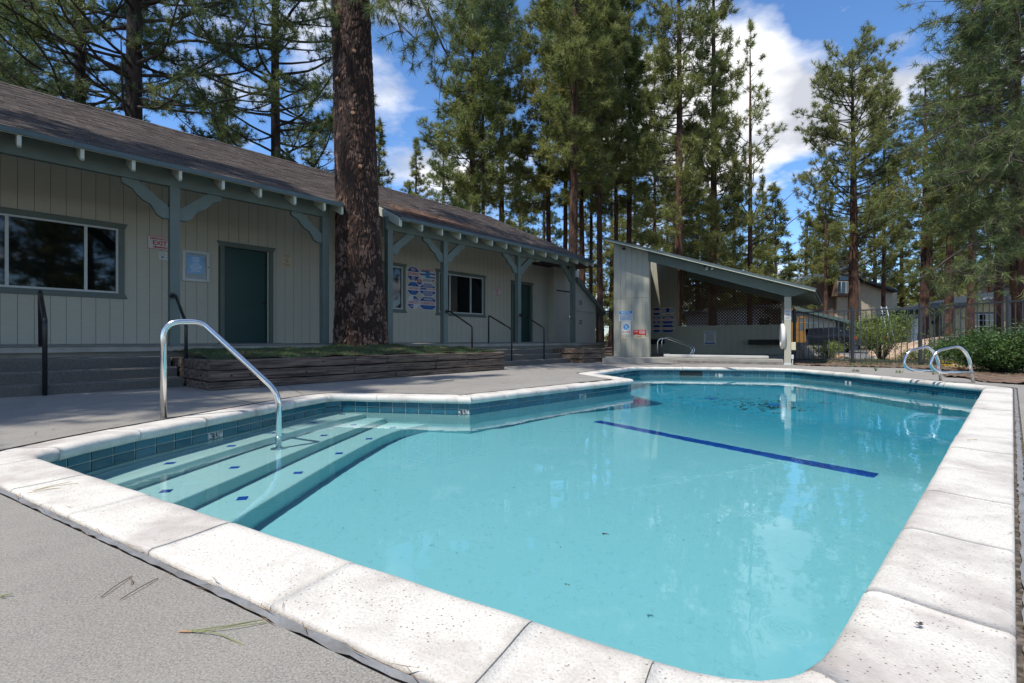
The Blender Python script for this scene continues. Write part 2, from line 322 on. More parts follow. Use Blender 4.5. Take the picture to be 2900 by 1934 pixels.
RIPPLES = [(*P(u, v, WZ), a) for u, v, a in ((2232, 1782, .35), (932, 1534, .3), (2145, 1466, .35), (1850, 1845, .3), (2200, 1384, .2))]
M['water'] = water_material()

# ------------------------------------------------------------ plan of the pool
NOSE = [(-2.75, 2.775, .12), (-2.73, 3.35, .25), (-2.30, 5.35, .25), (-2.13, 5.84, .24), (-1.75, 5.745, .15), (-.47, 5.535, 0), (2.05, 8.10, .05), (1.60, 9.62, .06),
        (3.02, 11.73, .3), (3.95, 11.74, .3), (5.65, 11.42, .3), (6.38, 11.15, .35), (6.56, 9.6, .5), (6.66, 6.83, .03), (.518, .888, .25)]
def closed_round(vs, n=7):
    out = []; m = len(vs)
    for i, (x, y, t) in enumerate(vs):
        p = Vector((x, y)); a = Vector(vs[i-1][:2])-p; b = Vector(vs[(i+1) % m][:2])-p
        if t <= 0: out.append(p); continue
        t = min(t, a.length*.49, b.length*.49); p0 = p+a.normalized()*t; p1 = p+b.normalized()*t
        for k in range(n+1): q = k/n; out.append(p0*(1-q)**2+p*2*q*(1-q)+p1*q*q)
    return out
NP = closed_round(NOSE)
def offset(poly, d):                # outwards (left of travel, the ring runs clockwise)
    out = []; n = len(poly)
    for i, p in enumerate(poly):
        a = (p-poly[i-1]); b = (poly[(i+1) % n]-p)
        if a.length < 1e-6: a = b
        if b.length < 1e-6: b = a
        a.normalize(); b.normalize(); na = Vector((-a.y, a.x)); nb = Vector((-b.y, b.x)); m = na+nb
        m = m/max(.35, m.dot(m)/2) if m.length > 1e-6 else na
        out.append(p+m*d)
    return out
WALL = offset(NP, .05)
COPW = .285
HOLE = offset(NP, COPW+.045)
def tess(name, outer, holes, z, material, kind='structure'):
    loops = [[Vector((x, y, 0)) for x, y in outer]]+[[Vector((p[0], p[1], 0)) for p in h] for h in holes]
    tri = tessellate_polygon(loops); vs = [v for l in loops for v in l]
    mb = MB(); fs = []
    for t in tri:
        a, b, c = [vs[i] for i in t]
        fs.append(t if (b-a).cross(c-a).z > 0 else t[::-1])
    mb.add([(v.x, v.y, z) for v in vs], fs); return struct(name, mb, material)
tess('ground', [(-400, -400), (400, -400), (400, 500), (-400, 500)], [HOLE], -.03, M['soil'])
DECK_OUT = [(-9, -6), (8.0, -6), (7.75, 3.2), (7.9, 6.2), (8.35, 7.35), (10.2, 7.7), (10.4, 9.4), (9.1, 11.9), (8.25, 13.2), (8.3, 15.5), (1.5, 18.5), (-3, 14), (-14, 2)]
tess('pool_deck', DECK_OUT, [HOLE], 0, M['deck'])
# sealant strip between deck and coping, slightly sunk, with dirt cracks each side
def ring_strip(name, d0, d1, z, material, parent=None, kind=None, wob=0):
    a = offset(NP, d0); b = offset(NP, d1); n = len(a); mb = MB()
    mb.add([(p.x, p.y, z) for p in a]+[(p.x, p.y, z) for p in b], [(i, (i+1) % n, n+(i+1) % n, n+i)[::-1] for i in range(n)])
    return mb
struct('deck_joint_bed', ring_strip('x', COPW-.06, COPW+.06, -.016, M['dirtline']), M['dirtline'])
dense = []
for i in range(len(NP)):
    a, b = NP[i], NP[(i+1) % len(NP)]; k = max(1, int((b-a).length/.04))
    for j in range(k): dense.append(a.lerp(b, j/k))
def strip_dense(w0, w1, jit):
    n = len(dense); mb = MB(); A = offset(dense, 0); nrm = [(q-p) for p, q in zip(dense, offset(dense, 1))]
    v = []; 
    for i in range(n):
        j0 = rng.normal()*jit; j1 = rng.normal()*jit
        v.append(dense[i]+nrm[i]*(w0+j0)); 
    for i in range(n): v.append(dense[i]+nrm[i]*(w1+rng.normal()*jit))
    mb.add([(p.x, p.y, -.0045+rng.normal()*.0012) for p in v], [(i, (i+1) % n, n+(i+1) % n, n+i)[::-1] for i in range(n)]); return mb
struct('sealant_joint', strip_dense(COPW+.012, COPW+.034, .0022), M['mastic'])

# pool thing: shell, steps, coping stones, tiles
pool = thing('swimming_pool', 'free-form turquoise swimming pool with white coping and teal tile band', 'swimming pool', (2, 6, 0))
POOLW = Vector((2, 6, 0))
def floor_z(x, y):
    t = (x-1.13)*.776+(y-6.49)*.631
    if t <= 0: return -1.36+min(.16, -t*.035)
    return -1.36-.40*min(t, 3.3)
def inside(x, y, poly):
    c = False; n = len(poly)
    for i in range(n):
        a = poly[i]; b = poly[i-1]
        if (a.y > y) != (b.y > y) and x < (b.x-a.x)*(y-a.y)/(b.y-a.y)+a.x: c = not c
    return c
mb = MB(); n = len(WALL); G = .09
xs = np.arange(-3.2, 7.2, .12); ys = np.arange(.5, 12.3, .12); idx = {}
for i, x in enumerate(xs):
    for j, y in enumerate(ys): idx[i, j] = len(mb.v); mb.v.append((x, y, floor_z(x, y)))
for i in range(len(xs)-1):
    for j in range(len(ys)-1): mb.f.append((idx[i, j], idx[i+1, j], idx[i+1, j+1], idx[i, j+1])); mb.m.append(0)
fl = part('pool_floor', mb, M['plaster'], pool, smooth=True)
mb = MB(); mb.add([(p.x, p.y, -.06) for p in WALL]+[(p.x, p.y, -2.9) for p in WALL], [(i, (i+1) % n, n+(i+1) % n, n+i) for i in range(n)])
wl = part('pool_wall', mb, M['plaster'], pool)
recv = [fl, wl]
STEPZ = (-.41, -.66, -.91)
def UW(u, v, z):
    x, y = P(u, v, WZ); h = math.hypot(x, y); D = math.hypot(h, EYE-WZ); s = h/D/1.33; t = s/math.sqrt(1-s*s); r = (WZ-z)*t
    return x+x/h*r, y+y/h*r
def edge(pix, z, d=(-.1, -1)):
    pts = [UW(u, v, z) for u, v in pix]; a = Vector(pts[0]); t = (a-Vector(pts[2])).normalized()
    e = Vector(pts[-1])+(Vector(pts[-1])-Vector(pts[-2])).normalized()*.5
    return [tuple(a+t*q) for q in (1.9, 1.5, 1.1, .75, .4, .2)]+[*pts, tuple(e)]
E1 = [(-2.72, 1.6), (-2.60, 2.3), (-2.49, 3.0), (-2.39, 3.55), (-2.29, 4.1), (-2.16, 4.65), (-2.03, 5.1), (-1.91, 5.45), (-1.75, 5.85)]
E2 = [(-2.28, 1.6), (-2.16, 2.3), (-2.04, 3.0), (-1.955, 3.5), (-1.87, 4.05), (-1.765, 4.62), (-1.66, 5.15), (-1.57, 5.55), (-1.45, 5.95)]
E3 = [(-1.87, 1.4), (-1.77, 2.2), (-1.67, 3.0), (-1.60, 3.5), (-1.53, 4.0), (-1.45, 4.5), (-1.36, 4.98), (-1.24, 5.35), (-1.05, 5.62), (-.8, 5.8)]
def catmull(pts, n=8):
    P_ = [Vector(p) for p in pts]; P_ = [P_[0]*2-P_[1]]+P_+[P_[-1]*2-P_[-2]]; out = []
    for i in range(1, len(P_)-2):
        for k in range(n):
            t = k/n; out.append(.5*((2*P_[i])+(P_[i+1]-P_[i-1])*t+(2*P_[i-1]-5*P_[i]+4*P_[i+1]-P_[i+2])*t*t+(3*P_[i]-P_[i-1]-3*P_[i+1]+P_[i+2])*t**3))
    out.append(P_[-2]); return out
for E, z, nm in ((E1, STEPZ[0], 0), (E2, STEPZ[1], 1), (E3, STEPZ[2], 2)):
    c = catmull(E); m_ = len(c); mb = MB(); r = .022
    prof = [(-.9 if nm == 0 else -.75, z), (-r, z), (-r*.3, z-r*.25), (0, z-r), (.012, z-.26-(.3 if nm == 2 else 0))]
    nr = []
    for i in range(m_):
        t = (c[min(i+1, m_-1)]-c[max(i-1, 0)]).normalized(); nr.append(Vector((t.y, -t.x)))
    for i in range(m_):
        for o_, zz in prof: q = c[i]+nr[i]*o_; mb.v.append((q.x, q.y, zz))
    k = len(prof)
    for i in range(m_-1):
        for j in range(k-1): mb.f.append((i*k+j, i*k+j+1, (i+1)*k+j+1, (i+1)*k+j)); mb.m.append(0)
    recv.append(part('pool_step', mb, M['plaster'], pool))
# tile markers on the treads and the blue break line
mk = MB().box(-.031, .031, -.029, .029, 0, .006).mesh('step_marker', M['tileblue'])
for z, pts in ((STEPZ[0], [(481, 1312), (655, 1263), (779, 1226), (887, 1196.5), (970, 1173)]),
               (STEPZ[1], [(470, 1391), (664, 1324), (1001.5, 1203), (917, 1233)]),
               (STEPZ[2], [(686, 1412), (844, 1339), (960, 1284), (1045, 1243), (1113, 1211)])):
    for u, v in pts:
        x, y = UW(u, v, z); o = link('step_marker', mk, pool, (x-2, y-6, z+.001), (0, 0, R(18+random.uniform(-8, 8)))); recv.append(o)
l0 = Vector(UW(1690, 1193, -1.36)); l1 = Vector(UW(2482, 1348, -1.36)); ld = (l1-l0).normalized(); lang = math.atan2(ld.y, ld.x)
nl = 22; step = (l1-l0).length/nl
bt = MB().box(-step*.488, step*.488, -.074, -.003, 0, .012).mesh('break_line_tile', M['tileblue'])
for i in range(nl):
    for sgn in (0, 1):
        q = l0+ld*(i+.5)*step
        recv.append(link('break_line_tile', bt, pool, (q.x-2, q.y-6, floor_z(q.x, q.y)-.002), (0, 0, lang+math.pi*sgn)))
for u, v in ((1800+835/3.918, 1020+422/3.918), (1800+1530/3.918, 1020+492/3.918)):
    x, y = UW(u, v, -2.66); mb = MB(); mb.tube([(x, y, -2.69), (x, y, -2.63)], [.13, .12], 20); recv.append(part('main_drain', mb, M['cyan'], pool))
# silt drifts and debris lying on the bottom
mb = MB()
for (u, v, su, sv, k) in ((2190, 1150, 60, 9, 230), (2080, 1130, 90, 6, 90), (2330, 1146, 20, 2, 0), (1500, 1350, 500, 190, 120)):
    for i in range(k):
        uu = u+rng.normal()*su; vv = v+rng.normal()*sv
        if vv < 1105 or vv > 1880: continue
        z = -2.68 if k != 120 else -1.3
        x, y = UW(uu, vv, z); z = floor_z(x, y)+.006
        if k == 120: x, y = UW(uu, vv, z)
        if not inside(x, y, WALL): continue
        a = random.uniform(0, 6.28); s = random.uniform(.02, .09) if k != 120 else random.uniform(.003, .012)
        mb.add([(x+math.cos(a)*s, y+math.sin(a)*s, z), (x+math.cos(a+2.6)*s*.5, y+math.sin(a+2.6)*s*.5, z), (x+math.cos(a+3.6)*s*.6, y+math.sin(a+3.6)*s*.6, z)], [(0, 1, 2)])
silt = solo('sunken_debris', mb, M['printdark'], 'dark drift of sunken needles and silt on the pool floor', 'debris', kind='stuff'); recv.append(silt)

# coping stones
def cum(path):
    s = [0]
    for i in range(len(path)): s.append(s[-1]+(path[(i+1) % len(path)]-path[i]).length)
    return s
dn = offset(dense, 1); DN = [q-p for p, q in zip(dense, dn)]; CS = cum(dense); PER = CS[-1]
PROF = [(.05, -.074), (.016, -.074), (.004, -.062), (0, -.045), (0, -.028), (.006, -.012), (.018, -.001), (.036, .005), (.06, .006), (.10, .004), (.16, .001), (.23, 0), (COPW-.012, .001), (COPW-.002, -.004), (COPW, -.015), (COPW, -.074)]
def at_s(s):
    s %= PER; import bisect
    i = bisect.bisect_right(CS, s)-1; i = min(i, len(dense)-1); j = (i+1) % len(dense); t = (s-CS[i])/max(1e-9, CS[i+1]-CS[i])
    return dense[i].lerp(dense[j], t), DN[i].lerp(DN[j], t)
corners = [CS[min(range(len(dense)), key=lambda i: (dense[i]-Vector(c[:2])).length)] for c in NOSE if c[2] <= .06]
def s_near(x, y): return CS[min(range(len(dense)), key=lambda i: (dense[i]-Vector((x, y))).length)]
cuts = sorted(corners+[s_near(-.455, 1.45), s_near(.06, 1.15), s_near(.325, 1.0), s_near(.60, .99), s_near(.93, 1.29), s_near(-2.75, 2.95), s_near(-2.62, 2.70)])
segs = []
for i, c in enumerate(cuts):
    d = (cuts[(i+1) % len(cuts)]-c) % PER; k = max(1, round(d/.60)); segs += [(c+d*j/k, c+d*(j+1)/k) for j in range(k)]
for s0, s1 in segs:
    gap = .0014; n_ = max(2, int((s1-s0)/.05)+1); mb = MB(); k = len(PROF); dz = random.uniform(-.0015, .0015); du = random.uniform(-.003, .003)
    c0 = at_s((s0+s1)/2)[0]
    ss = [s0+gap+(s1-s0-2*gap)*i/n_ for i in range(n_+1)]
    ss += [c for c in (s for s in CS if s0+gap < s < s1-gap)]; ss = sorted(set(ss))
    n_ = len(ss)-1
    for s in ss:
        p, nn = at_s(s)
        for o_, z in PROF: q = p+nn*(o_+(du if o_ < .1 else 0)); mb.v.append((q.x, q.y, z+dz+(.0012*math.sin(s*17)))); 
    for i in range(n_):
        for j in range(k-1): mb.f.append((i*k+j, i*k+j+1, (i+1)*k+j+1, (i+1)*k+j)); mb.m.append(0)
    mb.f += [tuple(range(k)), tuple(range(n_*k, n_*k+k))[::-1]]; mb.m += [0, 0]
    o = part('coping_stone', mb, M['coping'], pool, smooth=False)
    for p_ in o.data.polygons: p_.use_smooth = len(p_.vertices) == 4
a_ = offset(NP, .022); b_ = offset(NP, COPW-.004); n = len(a_); mb = MB()
mb.add([(p.x, p.y, -.0042) for p in a_]+[(p.x, p.y, -.0042) for p in b_]+[(p.x, p.y, -.07) for p in a_], [(i, (i+1) % n, n+(i+1) % n, n+i)[::-1] for i in range(n)]+[(i, (i+1) % n, 2*n+(i+1) % n, 2*n+i) for i in range(n)])
part('coping_mortar', mb, mat('coping_mortar', (.50, .48, .45), .9, var=.15, vscale=20), pool)
# waterline tiles
PT, TH, TZ = .1625, .068, -.070
def tile_mesh(name, w, h, m):
    mb = MB(); x, z, t = w/2, h/2, .006
    mb.add([(-x, 0, -z), (x, 0, -z), (x, 0, z), (-x, 0, z), (-x+.003, -t, -z+.003), (x-.003, -t, -z+.003), (x-.003, -t, z-.003), (-x+.003, -t, z-.003)],
           [(4, 5, 6, 7), (0, 1, 5, 4), (1, 2, 6, 5), (2, 3, 7, 6), (3, 0, 4, 7)]); return mb.mesh(name, m)
tm = tile_mesh('waterline_tile', PT-.007, TH-.006, M['tile'])
wdense = offset(dense, .045)
gmb = MB(); n = len(wdense)
gmb.add([(p.x, p.y, TZ+.01) for p in wdense]+[(p.x, p.y, TZ-3*TH-.006) for p in wdense], [(i, (i+1) % n, n+(i+1) % n, n+i) for i in range(n)])
part('tile_grout', gmb, M['grout'], pool)
sG, sF = corners[2] if False else s_near(2.05, 8.10), s_near(1.60, 9.62)
s_c = s_near(6.66, 6.83)
depth = {}   # (row, tile index) -> text
def wp(s):
    p, nn = at_s(s); q = p+nn*.045; return q, nn.normalized()
runs = [(s_near(-2.75, 2.86), s_near(-.47, 5.535)), (s_near(-.47, 5.535), sG), (sG, sF), (sF, s_c), (s_c, s_near(-2.75, 2.86)+0)]
DEPTHS = []
for u, v, t, w in ((603.5, 1232, '3½', 'FT'), (1314, 1166, '3½', 'FT'), (1617, 1121, '4½', 'FT'), (1779, 1096, '6', 'FT'), (1761, 1066, '8', ''), (2035, 1062, '9', 'FT'), (2394, 1082.5, '8', '')):
    DEPTHS.append((*P(u, v, TZ-1.5*TH), t, w))
rest = MB()
def text_mesh(s, h, font_scale=(1, 1), bold=0):
    cu = bpy.data.curves.new('t', 'FONT'); cu.body = s; cu.size = h; cu.align_x = 'CENTER'; cu.align_y = 'CENTER'; cu.resolution_u = 2; cu.offset = bold*h
    o = bpy.data.objects.new('t', cu); COL.objects.link(o); me = bpy.data.meshes.new_from_object(o, depsgraph=None)
    vs = [(v.co.x*font_scale[0], v.co.y*font_scale[1]) for v in me.vertices]; fs = [tuple(p.vertices) for p in me.polygons]
    bpy.data.objects.remove(o); bpy.data.curves.remove(cu); bpy.data.meshes.remove(me); return vs, fs
def fit_text(s, w, h, bold=.02):
    vs, fs = text_mesh(s, 1, bold=bold)
    if not vs: return [], []
    x0 = min(v[0] for v in vs); x1 = max(v[0] for v in vs); y0 = min(v[1] for v in vs); y1 = max(v[1] for v in vs)
    kx = w/(x1-x0); ky = h/(y1-y0); return [((x-(x0+x1)/2)*kx, (y-(y0+y1)/2)*ky) for x, y in vs], fs
placed = 0; tiles_done = []
for r_i, (a, b) in enumerate(runs):
    d = (b-a) % PER; k = max(1, round(d/PT)); pitch = d/k
    for i in range(k):
        q, nn = wp(a+(i+.5)*pitch); q0, _ = wp(a+i*pitch); q1, _ = wp(a+(i+1)*pitch); t = (q1-q0); q = (q0+q1)/2; ang = math.atan2(t.y, t.x)
        wd = t.length
        for row in range(3):
            z = TZ-TH*(row+.5)
            if row == 2 or r_i in (4,):       # rows and runs the photo does not show singly
                tx = t.normalized(); nx = Vector((tx.y, -tx.x)); x = wd/2-.0035; hz = TH/2-.003
                pts = [(q-tx*x), (q+tx*x)]
                f = [(*(p+nx*.006), zz) for p, zz in ((pts[0], z-hz), (pts[1], z-hz), (pts[1], z+hz), (pts[0], z+hz))]
                bk = [(*(p-nx*.0), zz) for p, zz in ((pts[0], z-hz), (pts[1], z-hz), (pts[1], z+hz), (pts[0], z+hz))]
                rest.add(f+bk, [(0, 1, 2, 3), (4, 5, 1, 0), (5, 6, 2, 1), (6, 7, 3, 2), (7, 4, 0, 3)]); continue
            if row == 1:
                tiles_done.append([a+(i+.5)*pitch, q, ang, z, wd, nn])
            o = link('waterline_tile', tm, pool, (q.x-2, q.y-6, z), (0, 0, ang)); o.scale = ((wd-.007)/(PT-.007), 1, 1)
            if row == 1: tiles_done[-1].append(o)
part('waterline_tile_band', rest, M['tile'], pool, kind='stuff')
tw = tile_mesh('depth_tile', PT-.007, TH-.006, M['tilewhite'])
for x, y, t, w in DEPTHS:
    best = min(tiles_done, key=lambda q: (q[1]-Vector((x, y))).length); s, q, ang, z, wd, nn, o = best
    o.data = tw; o.name = 'depth_tile'
    tx = Vector((math.cos(ang), math.sin(ang))); nx = Vector((tx.y, -tx.x)); mb = MB()
    def put(txt, cx, cz, ww, hh):
        ww, hh = ww*1.12, hh*1.05
        vs, fs = fit_text(txt, ww, hh, .03); mb.add([(*(q+tx*(vx+cx)+nx*.0075), z+vz+cz) for vx, vz in vs], fs)
    put(t[0], -.04 if w or len(t) > 1 else 0, 0, .05, .052)
    if len(t) > 1: put('1', .003, .008, .014, .036); put('/', .019, .0, .014, .05); put('2', .033, -.016, .017, .022)
    if w: put('FT', .054, .016, .034, .024)
    part('depth_number', mb, M['printdark'], pool)
# skimmer mouth in the back wall
sk = wp(s_near(*P(1962, 1053, -.1)))
q, nn = sk; tx = Vector((nn.y, -nn.x)); mb = MB()
mb.add([(*(q+tx*a-nn*b), z) for a, b, z in ((-.26, .012, -.215), (.26, .012, -.215), (.26, .012, -.085), (-.26, .012, -.085))], [(0, 1, 2, 3)])
part('skimmer_mouth', mb, M['skim'], pool)
for o in recv+[o for o in pool.children]:
    try: o.cycles.is_caustics_receiver = True
    except Exception: pass
# water
wm = MB(); wm2 = offset(NP, .06)
tri = tessellate_polygon([[Vector((p.x, p.y, 0)) for p in wm2]])
wm.add([(p.x, p.y, WZ) for p in wm2], [t if (wm2[t[1]]-wm2[t[0]]).cross(wm2[t[2]]-wm2[t[0]]) > 0 else t[::-1] for t in tri])
me = wm.mesh('pool_water', M['water']); 
for p_ in me.polygons: p_.use_smooth = True
wo = link('pool_water', me, kind='structure'); wo.cycles.is_caustics_caster = True

# ============================================================ the clubhouse
CW, CP, CSL, CE, CR = -11.66, -9.46, -9.15, -9.05, -14.0       # wall, post fronts, slab edge, eave, ridge lines
ZP, ZE, ZR = .572, 3.413, 5.78
SLOPE = (ZR-ZE)/(CE-CR)
def roofz(c): return ZE+(CE-c)*SLOPE
SL0 = -7.5; SL1 = B.a(972, CE); SR0 = B.a(1134, CE); SR1 = B.a(1680, CE)
CN = -10.35                                                    # back of the notch left for the tree
WALLR = B.a(1626, CP)-.05+2.7; MIDR = B.a(1626, CP)+.4
def sv(u, v, b): return B.uv(u, v, b)
house = thing('clubhouse', 'long low pool clubhouse with pale grooved siding, green posts and brown shingle roof', 'building', B.w(5, CW, 0))
# openings: (s0, s1, z0, z1) in the wall
def rect(u0, v0, u1, v1, b):
    a0, z0 = sv(u0, v0, b); a1, z1 = sv(u1, v1, b); return a0, a1, z0, z1
winL = (sv(24, 700, CW)[0]-(sv(333, 700, CW)[0]-sv(243, 700, CW)[0])-.04, sv(335, 700, CW)[0], sv(335, 831, CW)[1], sv(335, 648, CW)[1])
doorL = (sv(635, 700, CW)[0], sv(762, 700, CW)[0], ZP, sv(700, 706, CW)[1])
winR1 = (sv(1088, 700, CW)[0], sv(1140, 700, CW)[0], sv(1140, 876, CW)[1], sv(1140, 757, CW)[1])
winR2 = (sv(1242, 700, CW)[0], sv(1368, 700, CW)[0], sv(1366, 891, CW)[1], sv(1366, 788, CW)[1])
doorR = (sv(1453, 700, CW)[0], sv(1503, 700, CW)[0], ZP, sv(1480, 806, CW)[1])
OPEN = [winL, doorL, winR1, winR2, doorR]
WTOP = 4.35
mb = MB(); mb.fbox(B, SL0, WALLR, CW-.12, CW-.018, .3, WTOP+.1)
# cut the sheathing into strips round the openings
mb = MB(); edges = sorted({SL0, WALLR, *[x for o in OPEN for x in o[:2]]})
edges = sorted(set(edges)|{MIDR})
for a, b in zip(edges, edges[1:]):
    WT = WTOP if b <= MIDR+.01 else 3.5
    o = [q for q in OPEN if q[0] <= a+1e-4 and q[1] >= b-1e-4]
    if not o: mb.fbox(B, a, b, CW-.10, CW-.012, .35, WT)
    else: mb.fbox(B, a, b, CW-.10, CW-.012, .35, o[0][2]); mb.fbox(B, a, b, CW-.10, CW-.012, o[0][3], WT)
part('wall_sheathing', mb, M['sheath'], house)
def boards(F, s0, s1, z0, ztop, b, openings, m, parent, pitch=.203, th=.012, name='siding_board', gap=.006):
    k = max(1, round((s1-s0)/pitch)); p = (s1-s0)/k
    for i in range(k):
        a0 = s0+i*p+gap/2; a1 = s0+(i+1)*p-gap/2
        cutsz = [(z0, ztop)]
        for o in openings:
            if o[0]-.02 < a0 and a1 < o[1]+.02 or (a0 < o[1] and a1 > o[0] and min(a1, o[1])-max(a0, o[0]) > .4*(a1-a0)):
                new = []
                for q in cutsz:
                    if q[0] < o[2]: new.append((q[0], min(q[1], o[2])))
                    if q[1] > o[3]: new.append((max(q[0], o[3]), q[1]))
                cutsz = new
        for q in cutsz:
            if q[1]-q[0] < .02: continue
            zt0 = q[1] if not callable(ztop) else q[1]
            mb = MB(); mb.fbox(F, a0, a1, b-th, b, q[0], q[1]); part(name, mb, m, parent)
boards(B, SL0, MIDR, ZP+.012, WTOP, CW, OPEN, M['siding'], house); boards(B, MIDR, WALLR, ZP+.012, 3.55, CW, OPEN, M['siding'], house)
mb = MB(); mb.fbox(B, SL0, WALLR, CW-.10, CW-.03, .3, ZP+.012); part('wall_sill_plate', mb, M['sheath'], house)
# rear, end and gable walls, dark interior
mb = MB(); mb.fbox(B, SL0, WALLR, -18.6, -18.5, 0, 4.3); mb.fbox(B, SL0, SL0+.1, -18.5, CW-.1, 0, 4.3); mb.fbox(B, WALLR-.1, WALLR, -18.5, CW-.1, 0, 3.5); mb.fbox(B, MIDR, WALLR, -18.5, CW-.1, 3.5, 3.56); mb.fbox(B, MIDR-.1, MIDR, -18.5, CW-.1, 0, 4.3)
g = [B.w(MIDR-.02, CW, 4.3), B.w(MIDR-.02, -18.4, 3.6), B.w(MIDR-.02, CR, ZR-.2)]; mb.prism(g, Vector(B.w(.02, 0, 0)) - Vector(B.w(0, 0, 0)))
part('end_wall', mb, M['siding'], house)
mb = MB(); mb.fbox(B, SL0, WALLR, -15, -14.9, .3, 4); mb.fbox(B, SL0, WALLR, -15, CW-.1, .5, .55); part('interior_wall', mb, mat('dim_interior', (.05, .045, .04), .9), house)
mb = MB(); mb.fbox(B, MIDR+.02, WALLR+.1, -12.4, -10.1, 3.57, 3.63); part('added_shade_canopy', mb, M['shingle'], house)  # unseen flat canopy added to keep sun off the wall past the roof end
# windows
def window(F, o, b, mull, parent, trimw=.09, glassmat='glass', head=True, ears=.05, name='window', trim='trim'):
    s0, s1, z0, z1 = o; fr = MB(); t = .035
    for a in (s0, s1-t): fr.fbox(F, a, a+t, b-.05, b+.012, z0, z1)
    fr.fbox(F, s0+t, s1-t, b-.05, b+.012, z0, z0+t); fr.fbox(F, s0+t, s1-t, b-.05, b+.012, z1-t, z1)
    for m_ in mull: fr.fbox(F, m_-.022, m_+.022, b-.045, b+.010, z0+t, z1-t)
    f = part(name+'_frame', fr, M['white'], parent)
    xs_ = [s0+t]+[x for m_ in mull for x in (m_-.022, m_+.022)]+[s1-t]
    for i in range(0, len(xs_), 2):
        g = MB(); g.fbox(F, xs_[i], xs_[i+1], b-.030, b-.024, z0+t, z1-t); part('pane', g, M[glassmat], f)
    tr = MB(); w = trimw
    tr.fbox(F, s0-w, s0-.002, b+.001, b+.025, z0, z1); tr.fbox(F, s1+.002, s1+w, b+.001, b+.025, z0, z1)
    for zz0, zz1, up in ((z1+.002, z1+w+.01, 1), (z0-w-.01, z0-.002, -1)):
        e = ears; q = [(s0-w, zz0 if up > 0 else zz1), (s1+w, zz0 if up > 0 else zz1), (s1+w+e, zz1 if up > 0 else zz0), (s0-w-e, zz1 if up > 0 else zz0)]
        tr.prism([F.w(a, b+.001, z) for a, z in q], (Vector(F.w(0, .034, 0))-Vector(F.w(0, 0, 0))))
    part(name+'_trim', tr, M[trim], parent); return f
window(B, winL, CW, [sv(19, 700, CW)[0], sv(243, 700, CW)[0]], house)
window(B, winR1, CW, [], house)
window(B, winR2, CW, [sv(1274, 800, CW)[0], sv(1333, 800, CW)[0]], house)
def door(F, o, b, parent, m='door', trim='trim', knob=1):
    s0, s1, z0, z1 = o; w = .085
    d = MB(); d.fbox(F, s0+.01, s1-.01, b-.09, b-.05, z0+.02, z1-.01); dd = part('door', d, M[m], parent)
    j = MB(); j.fbox(F, s0-.001, s0+.01, b-.1, b, z0, z1); j.fbox(F, s1-.01, s1+.001, b-.1, b, z0, z1); part('door_jamb', j, M[trim], parent)
    tr = MB(); tr.fbox(F, s0-w, s0-.002, b+.001, b+.025, z0-.0, z1); tr.fbox(F, s1+.002, s1+w, b+.001, b+.025, z0, z1)
    q = [(s0-w, z1+.002), (s1+w, z1+.002), (s1+w+.06, z1+w+.02), (s0-w-.06, z1+w+.02)]
    tr.prism([F.w(a, b+.001, z) for a, z in q], (Vector(F.w(0, .036, 0))-Vector(F.w(0, 0, 0)))); part('door_trim', tr, M[trim], parent)
    h = MB(); h.tube([F.w(s1-.07, b-.05, z0+.95), F.w(s1-.07, b+.0, z0+.95), F.w(s1-.17, b+.005, z0+.95)], .011, 8); h.tube([F.w(s1-.07, b-.052, z0+.95), F.w(s1-.07, b-.044, z0+.95)], .03, 12)
    part('door_handle', h, M['black'], dd)
    th = MB(); th.fbox(F, s0-w, s1+w, b-.1, b+.06, z0-.005, z0+.02); part('door_threshold', th, M['conc_slab'], parent); return dd
door(B, doorL, CW, house); door(B, doorR, CW, house)
# utility closet projecting beside the far post
sc0, sc1 = B.a(1568, -11.40), B.a(1621, -11.40)
mb = MB(); mb.fbox(B, sc0, sc1+.5, CW, -11.413, ZP, 3.55); part('closet_wall', mb, M['siding'], house)
cz = sv(1600, 823, -11.40)[1]
boards(B, sc0, sc1+.5, ZP+.012, 3.56, -11.40, [(B.a(1576, -11.4), B.a(1614, -11.4), ZP, cz)], M['siding'], house)
mb = MB(); a0, a1 = B.a(1576, -11.40), B.a(1614, -11.40); mb.fbox(B, a0+.01, a1-.01, -11.413, -11.395, ZP+.02, cz-.06); cd = part('closet_door', mb, M['siding'], house, label='pale closet door')
mb = MB(); mb.fbox(B, a0, a1, -11.412, -11.396, cz-.055, cz-.005); part('vent_slot', mb, M['skim'], cd)
mb = MB(); mb.tube([B.w(a1-.08, -11.40, ZP+.86), B.w(a1-.08, -11.33, ZP+.86)], .03, 10); mb.tube([B.w(a1-.08, -11.40, ZP+1.06), B.w(a1-.08, -11.35, ZP+1.06)], .025, 10); part('door_knob', mb, M['steel'], cd)
